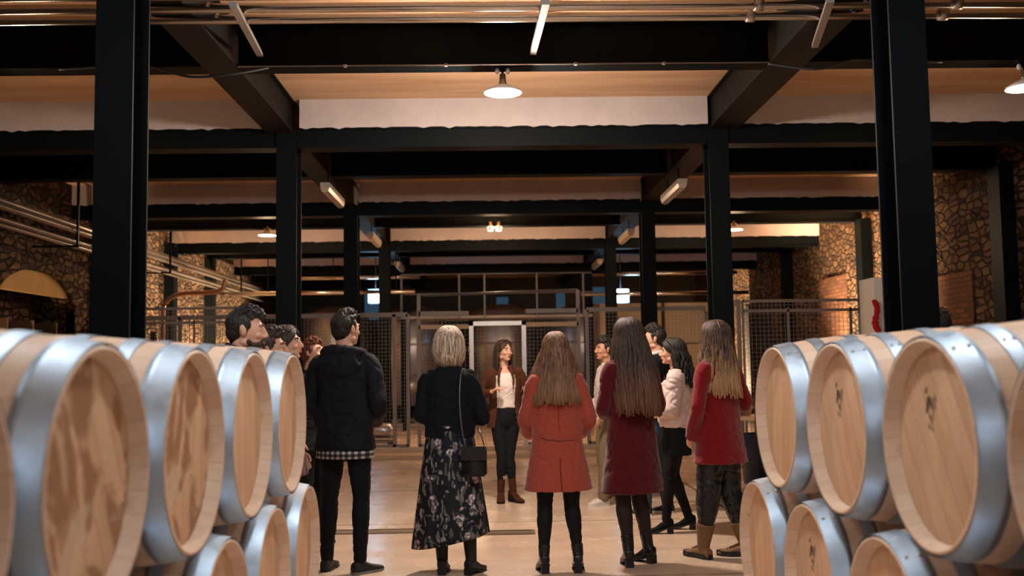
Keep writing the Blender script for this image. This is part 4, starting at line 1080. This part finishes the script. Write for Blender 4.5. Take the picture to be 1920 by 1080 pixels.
# ---- guide
t, J, R, hc, w = person('guide facing the group in a brown blazer, white top and black trousers, hands raised', (.14, 10.63, 0), 1.70, PI+.12,
    dict(hy=.50, hp=.02, heel=.05, elR=(.27, -.06, 1.16), wrR=(.17, .19, 1.20), elL=(-.255, -.05, 1.15), wrL=(-.20, .19, 1.22), handR=((-.7, .5, .5), (-.6, .2, -.5), .7), thumbR=(-.3, .3, 1), handL=((.15, 1, .10), (0, -.1, 1), .25), thumbL=(-1, 0, .3),
         knR=(.05, .05, .50), knL=(-.04, .03, .50), anR=(.06, .02, .12), anL=(-.07, .05, .12), toeR=(.15, 1, 0), toeL=(-.55, 1, 0), skin=SK_A))
trousers(t, J, BLK, (.092, .078, .052, .048, .036), .16)
bm = B(); loft_z(bm, [(1.40, .10, .075, 0, .012), (1.36, .145, .106, 0, .012), (1.26, .148, .125, 0, .016), (1.12, .125, .105, 0, .012), (1.02, .150, .118, 0, 0)], 40, 4); obj('white_top', fuse(bm, .010, 3, disp_fold(.005, 8, .5)), cloth('white_blouse', srgb(240, 228, 218), srgb(228, 214, 204), rough=.7), t)
BROWN = cloth('brown_blazer', srgb(92, 52, 34), srgb(70, 38, 24))
def open_front(name, z1, rx, ry, m, gap=.52, flare=1.0):
    "open jacket body: sections that stay open at the front"
    bm = B(); R = []
    for side in (0, 1):
        secs = [(1.47, .07, .065), (1.445, .135, .09), (1.40, .178, .112), (1.30, .186, .132), (1.18, .178, .138), (1.06, .172, .134), (.95, .186*flare, .142*flare), (z1, .20*flare, .15*flare)]
        Q = smooth_path([((0, 0, s_[0]), s_[1], s_[2]) for s_ in secs], 4)
        rows = []
        for p, a_, b_ in Q:
            row = []
            g = gap*min(1, max(.25, (1.50-p.z)/.12)) + (.28 if p.z < 1.0 else 0)*(1.0-p.z)*2
            for q in range(41):
                an = PI/2+g + (2*PI-2*g)*q/40
                row.append(V((math.cos(an)*(a_-side*.012), math.sin(an)*(b_-side*.012)-.006, p.z)))
            rows.append(row)
        R.append(rows)
    o_, i_ = R; Vo = [[bm.verts.new(p) for p in r] for r in o_]; Vi = [[bm.verts.new(p) for p in r] for r in i_]
    n, mm = len(Vo), 41
    for i in range(n-1):
        for q in range(mm-1):
            bm.faces.new((Vo[i][q], Vo[i][q+1], Vo[i+1][q+1], Vo[i+1][q])); bm.faces.new((Vi[i][q], Vi[i+1][q], Vi[i+1][q+1], Vi[i][q+1]))
        for q in (0, mm-1): bm.faces.new((Vo[i][q], Vo[i+1][q], Vi[i+1][q], Vi[i][q]))
    for i in (0, n-1):
        for q in range(mm-1): bm.faces.new((Vo[i][q], Vo[i][q+1], Vi[i][q+1], Vi[i][q]))
    return bm
bm = open_front('blazer', .80, .2, .15, BROWN, .60)
for s in 'RL': sleeve(bm, J, s, .064, .042, .90)
for s in (-1, 1):
    tube(bm, [(s*.055, .065, 1.49), (s*.07, .10, 1.42), (s*.085, .128, 1.33), (s*.075, .142, 1.22)], [.014, .022, .020, .010], 8, .5)
obj('blazer', fuse(bm, .0085, 2, disp_fold(.005, 7, .7)), BROWN, t)
for s in 'RL': shoe(t, J, s, cloth('brown_suede', srgb(78, 42, 28), rough=.9), 'ankle_boot', heel=.05, top=.25, rt=.045)
hair_locks(t, hc, R, H_BROWN, .27, 1.15, 100, 1.06, .01, .012, 8, 1.75, tipw=.3)

# ---- woman in the coral coat
CORAL = cloth('coral_wool', srgb(184, 84, 64), srgb(150, 62, 48), rough=.9, sheen=.3, scale=60)
t, J, R, hc, w = person('woman seen from behind in a coral coat with long light brown hair and black tights', (.46, 7.03, 0), 1.66, .02,
    dict(heel=.05, ht=0, hy=.0, elR=(.242, -.01, 1.12), elL=(-.242, -.01, 1.12), wrR=(.20, .18, .99), wrL=(-.20, .18, .99), handR=((-.6, .6, -.2), (-.6, -.6, 0), .6), handL=((.6, .6, -.2), (.6, -.6, 0), .6),
         knR=(.10, .02, .50), knL=(-.10, .02, .50), anR=(.135, -.02, .13), anL=(-.115, -.02, .13), toeR=(.1, 1, 0), toeL=(-.1, 1, 0)))
c = coat(t, J, w, CORAL, .60, 1.0, 1.06, .062, .048, 'coat', .0055, .93, 1.02, hemr=.256)
DKC = paint('coral_seam_shadow', srgb(104, 38, 30), .9)
seam(t, c, [(-.17, -.2, .985), (0, -.22, .98), (.17, -.2, .985)], DKC, .003); seam(t, c, [(0, -.3, .86), (.0, -.32, .60)], DKC, .0035, 'back_vent'); seam(t, c, [(0, -.2, 1.42), (0, -.22, 1.0)], DKC, .0015)
trousers(t, J, MAT['tights'], (.088, .074, .052, .054, .034), .14, 'tights')
for s in 'RL': shoe(t, J, s, MAT['leather'], 'ankle_boot', heel=.055, top=.20, rt=.046)
hair_locks(t, hc, R, H_CORAL, .42, 1.25, 170, 1.08, .045, .006, 12, 2.1, side=.085, droop=lambda u: .018*u, tipw=.45, th=.012)

# ---- woman in the burgundy coat
BURG = cloth('burgundy_wool', srgb(104, 16, 22), srgb(70, 8, 14), rough=.95, sheen=.3, scale=60)
t, J, R, hc, w = person('woman seen from behind in a long burgundy coat with very long dark brown hair', (1.01, 7.22, 0), 1.76, .35,
    dict(heel=.045, hy=.1, elR=(.22, -.02, 1.12), elL=(-.225, .0, 1.12), wrR=(.10, .21, 1.08), wrL=(-.10, .22, 1.06), handR=((-1, .3, 0), (0, -1, 0), .5), handL=((1, .3, 0), (0, -1, 0), .5),
         knR=(.07, .03, .50), knL=(-.07, .02, .50), anR=(.125, .02, .125), anL=(-.065, -.04, .125), toeR=(-.3, 1, 0), toeL=(.35, 1, 0)))
coat(t, J, w, BURG, .515, 1.0, 1.02, .060, .047, 'coat', .007, .93, .95, hemr=.236, collar=False)
trousers(t, J, MAT['sheer'], (.088, .074, .052, .054, .032), .14, 'tights')
for s in 'RL': shoe(t, J, s, MAT['leather'], 'ankle_boot', heel=.045, top=.22, rt=.047)
hair_locks(t, hc, R, H_DARKLONG, .58, 1.10, 170, 1.10, .10, .006, 21, 2.0, droop=lambda u: .055*math.sin(min(1, u*1.3)*PI/2), tipw=.5, th=.0135)

# ---- man in the white jumper, half hidden
t, J, R, hc, w = person('young man in white jumper and khaki trousers looking left, behind the burgundy coat', (1.20, 10.3, 0), 1.70, PI/2+.25,
    dict(male=True, hy=.1, elR=(.24, -.03, 1.12), elL=(-.26, -.02, 1.14), wrR=(.18, .18, .98), wrL=(-.20, .16, .92), knR=(.09, .03, .5), anL=(-.10, .10, .085), knL=(-.095, .08, .5), handL=((.2, .6, -.9), (1, 0, 0), .5), skin=SK_B))
coat(t, J, w, cloth('white_knit', srgb(214, 200, 190), srgb(196, 180, 170)), .93, 1.0, 1.0, .064, .044, 'jumper', .006, .96, 1.0, hemr=.19)
trousers(t, J, cloth('khaki_cotton', srgb(128, 112, 86), srgb(108, 92, 70)), (.096, .085, .070, .066, .060), .07)
for s in 'RL': shoe(t, J, s, paint('white_trainer', srgb(206, 198, 188), .5), 'shoe', sole=MAT['sole'])
hair_short(t, hc, R, H_BLACK, 1.04, .03, 5)
bm = B(); ell(bm, hc+R@V((0, .094, -.040)), (.022, .009, .006), R); tag(obj('moustache', bm, H_BLACK, t))

# ---- two men behind on the right
t, J, R, hc, w = person('dark haired man in dark jacket with white collar and blue jeans behind the white sweater', (1.60, 9.55, 0), 1.79, PI/2-.35,
    dict(male=True, hy=.25, anR=(.12, -.05, .085), anL=(-.1, .12, .085), knL=(-.1, .08, .5), wrR=(.2, .16, .98), wrL=(-.2, .16, .98)))
coat(t, J, w, BLK, .88, 1, 1.0, .068, .048, 'jacket', .006, .95, hemr=.2)
bm = B(); lathe_ring(bm, V((0, -.012, 1.505)), .066, .062, .035, .008, .01); obj('shirt_collar', bm, paint('white_collar', srgb(220, 214, 208), .7), t)
trousers(t, J, JEANS, (.094, .082, .066, .062, .058), .07)
for s in 'RL': shoe(t, J, s, MAT['black'], 'shoe', sole=MAT['sole'])
hair_short(t, hc, R, H_BLACK, 1.05, .025, 6)
t, J, R, hc, w = person('man with reddish brown hair and jeans, mostly hidden behind the long dark hair', (1.56, 10.95, 0), 1.82, PI/2+.1,
    dict(male=True, hy=.05, wrR=(.2, .16, .98), wrL=(-.2, .16, .98), anL=(-.12, .1, .085)))
coat(t, J, w, cloth('grey_jumper', srgb(70, 58, 52)), .90, 1, 1.0, .066, .046, 'jumper', .006, .95, hemr=.2)
trousers(t, J, JEANS, (.094, .082, .066, .062, .058), .07)
for s in 'RL': shoe(t, J, s, paint('grey_trainer', srgb(60, 60, 64), .6), 'shoe', sole=MAT['sole'])
hair_short(t, hc, R, H_RED, 1.03, .022, 9)

# ---- woman in the white off-shoulder sweater
WS = cloth('cream_sweater', srgb(226, 206, 196), srgb(206, 184, 174), rough=.8, scale=40, bump=.5)
t, J, R, hc, w = person('woman in a loose white off-shoulder sweater, black skirt and tall boots, with dark curly hair', (1.585, 8.56, 0), 1.64, 1.42,
    dict(heel=.05, hy=-.05, elR=(.22, .02, 1.13), elL=(-.24, .04, 1.12), wrR=(.12, .27, 1.06), wrL=(-.12, .25, 1.10), handR=((-1, .3, 0), (0, -1, .2), .5), handL=((.9, .4, .1), (0, -1, .2), .5),
         knR=(.08, .03, .5), knL=(-.09, .07, .5), anR=(.13, -.10, .13), anL=(-.10, .11, .13), toeR=(.2, 1, 0), toeL=(-.1, 1, 0)))
def blouson(bm): ell(bm, (0, .0, 1.03), (.205, .165, .085))
bm = B(); loft_z(bm, [(1.40, .165, .10, 0, -.012), (1.37, .195, .125, 0, -.01), (1.28, .20, .15, 0, 0), (1.15, .20, .155, 0, 0), (1.03, .205, .165, 0, 0), (.95, .185, .14, 0, 0)], 44, 4)
for s in 'RL': sleeve(bm, J, s, .086, .050, .93)
obj('sweater', fuse(bm, .011, 3, disp_fold(.012, 6, .7)), WS, t)
bm = B(); lathe_ring(bm, V((0, -.012, 1.40)), .170, .105, .022, .010, .0); obj('neck_band', bm, BLK, t)
bm = B(); loft_z(bm, [(1.0, .15, .11, 0, 0), (.92, .178, .132, 0, -.005), (.80, .188, .140, 0, -.003), (.70, .185, .142, 0, 0)], 40, 3); obj('short_skirt', fuse(bm, .01, 2, disp_fold(.003, 8)), BLK, t)
trousers(t, J, MAT['tights'], (.086, .072, .050, .050, .034), .14, 'tights', top=.95, hips=.165)
for s in 'RL': shoe(t, J, s, BLK, 'tall_boot', heel=.055, top=.50, rt=.060, w=.038, L=.27)
hair_locks(t, hc, R, H_BLACK, .33, 1.3, 130, 1.12, .05, .026, 31, 1.55, droop=lambda u: .02*u, tipw=.5, th=.0125)

# ---- woman in the bright red coat
RED = cloth('red_wool', srgb(150, 20, 24), srgb(112, 10, 16), rough=.9, sheen=.35, scale=60)
t, J, R, hc, w = person('woman in a bright red coat, black leather trousers and beige boots with long ombre hair', (1.70, 7.42, 0), 1.74, .62,
    dict(heel=.02, hy=.15, elR=(.27, -.04, 1.13), elL=(-.26, -.03, 1.11), wrR=(.22, .18, 1.18), wrL=(-.20, .10, .90), handR=((-.2, .7, .6), (-1, 0, 0), .7), handL=((.3, .5, -.8), (1, 0, 0), .6),
         knR=(.12, .03, .5), knL=(-.10, .03, .5), anR=(.16, -.08, .10), anL=(-.14, .06, .10), toeR=(-.75, 1, 0), toeL=(.1, 1, 0)))
coat(t, J, w, RED, .70, 1.0, 1.04, .062, .050, 'coat', .005, .95, 1.0, hemr=.232)
trousers(t, J, MAT['leather'], (.100, .100, .096, .084, .062), .25, folds=.006)
BEIGE = cloth('beige_suede', srgb(140, 106, 74), srgb(104, 76, 52), rough=.85)
for s in 'RL': shoe(t, J, s, BEIGE, 'ankle_boot', heel=.0, top=.25, rt=.072, w=.056, L=.29, sh=.038)
hair_locks(t, hc, R, H_OMBRE, .46, 1.18, 160, 1.10, .04, .006, 41, 2.1, side=.055, droop=lambda u: .03*u, tipw=.4, th=.0125)
tb = thing('olive_handbag', 'small olive brown bag held on the right side of the red coat', 'bag', (2.07, 7.50, 1.02), .3)
bm = B(); rings(bm, [[V((x*.075, y*.035, -.15+u*.28)) for x, y in ((-1, -1), (1, -1), (1, 1), (-1, 1))] for u in (0, .3, .7, 1)]); bmesh.ops.bevel(bm, geom=bm.edges[:], offset=.014, segments=2, affect='EDGES'); obj('bag_body', bm, cloth('olive_canvas', srgb(96, 76, 50)), tb)
bm = B(); tube(bm, [(-.06, 0, .12), (-.05, 0, .24), (0, 0, .28), (.05, 0, .24), (.06, 0, .12)], .008, 6); obj('handle', bm, MAT['leather'], tb)

# ---- faces behind the left barrels
t, J, R, hc, w = person('bearded man in a dark jacket looking right over the left barrels', (-1.36, 5.45, 0), 1.772, -PI/2+.12,
    dict(male=True, hy=-.05, hp=-.08, skin=SK_A))
coat(t, J, w, cloth('dark_grey_jacket', (.03, .032, .04)), .82, 1, 1.08, .078, .055, 'jacket', .008, .95, 1.1)
bm = B(); lathe_ring(bm, V((0, -.015, 1.515)), .080, .076, .075, .014, .02); obj('collar', bm, cloth('dark_collar', (.022, .026, .04)), t)
trousers(t, J, BLK); [shoe(t, J, s, MAT['black']) for s in 'RL']
hair_short(t, hc, R, H_BLACK, 1.02, .010, 14)
bm = B()
for c_, r_ in (((0, .062, -.090), (.034, .030, .020)), ((0, .093, -.0665), (.016, .008, .006)), ((0, .097, -.0375), (.024, .009, .0055))): ell(bm, hc+R@V(c_), r_, R)
for s in (-1, 1):
    for c_, r_ in (((s*.030, .072, -.075), (.016, .020, .022)), ((s*.046, .048, -.074), (.014, .026, .018)), ((s*.058, .022, -.060), (.010, .018, .018)), ((s*.024, .090, -.052), (.007, .008, .016))): ell(bm, hc+R@V(c_), r_, R)
obj('beard', fuse(bm, .0045, 1, disp_fold(.0015, 90, 1)), H_BROWN, t)
t, J, R, hc, w = person('person with brown hair looking right, head just above the barrels beside the bearded man', (-1.36, 6.05, 0), 1.675, -PI/2+.1, dict(hy=-.1, hp=.02, skin=SK_B))
coat(t, J, w, BLK, .85, 1, 1.0, .066, .046, 'coat'); trousers(t, J, BLK); [shoe(t, J, s, MAT['black']) for s in 'RL']
hair_short(t, hc, R, H_BROWN, 1.08, .02, 17)
t, J, R, hc, w = person('woman with straight dark hair in profile looking right, in front of the left column', (-1.385, 6.65, 0), 1.72, -PI/2-.05, dict(hy=-.1, hp=.05, skin=SK_A))
coat(t, J, w, BURG, .75, 1, 1.0, .066, .046, 'coat'); trousers(t, J, BLK); [shoe(t, J, s, MAT['black']) for s in 'RL']
hair_locks(t, hc, R, H_BROWN, .32, 1.08, 90, 1.06, .02, .004, 51, 1.85)
t, J, R, hc, w = person('woman with auburn hair looking right, just left of the black hooded jacket', (-1.50, 8.3, 0), 1.68, -PI/2-.5, dict(hy=.1, hp=.15, skin=SK_A))
coat(t, J, w, BLK, .80, 1, 1.0, .066, .046, 'coat'); trousers(t, J, BLK); [shoe(t, J, s, MAT['black']) for s in 'RL']
hair_short(t, hc, R, H_RED, 1.06, .01, 19)
t, J, R, hc, w = person('dark figure mostly hidden behind the right column, above the right barrels', (3.02, 6.6, 0), 1.76, -.3, dict(male=True))
coat(t, J, w, BLK, .82, 1, 1.0, .070, .05, 'coat'); trousers(t, J, BLK); [shoe(t, J, s, MAT['black']) for s in 'RL']
hair_short(t, hc, R, H_BLACK, 1.05, .02, 23)
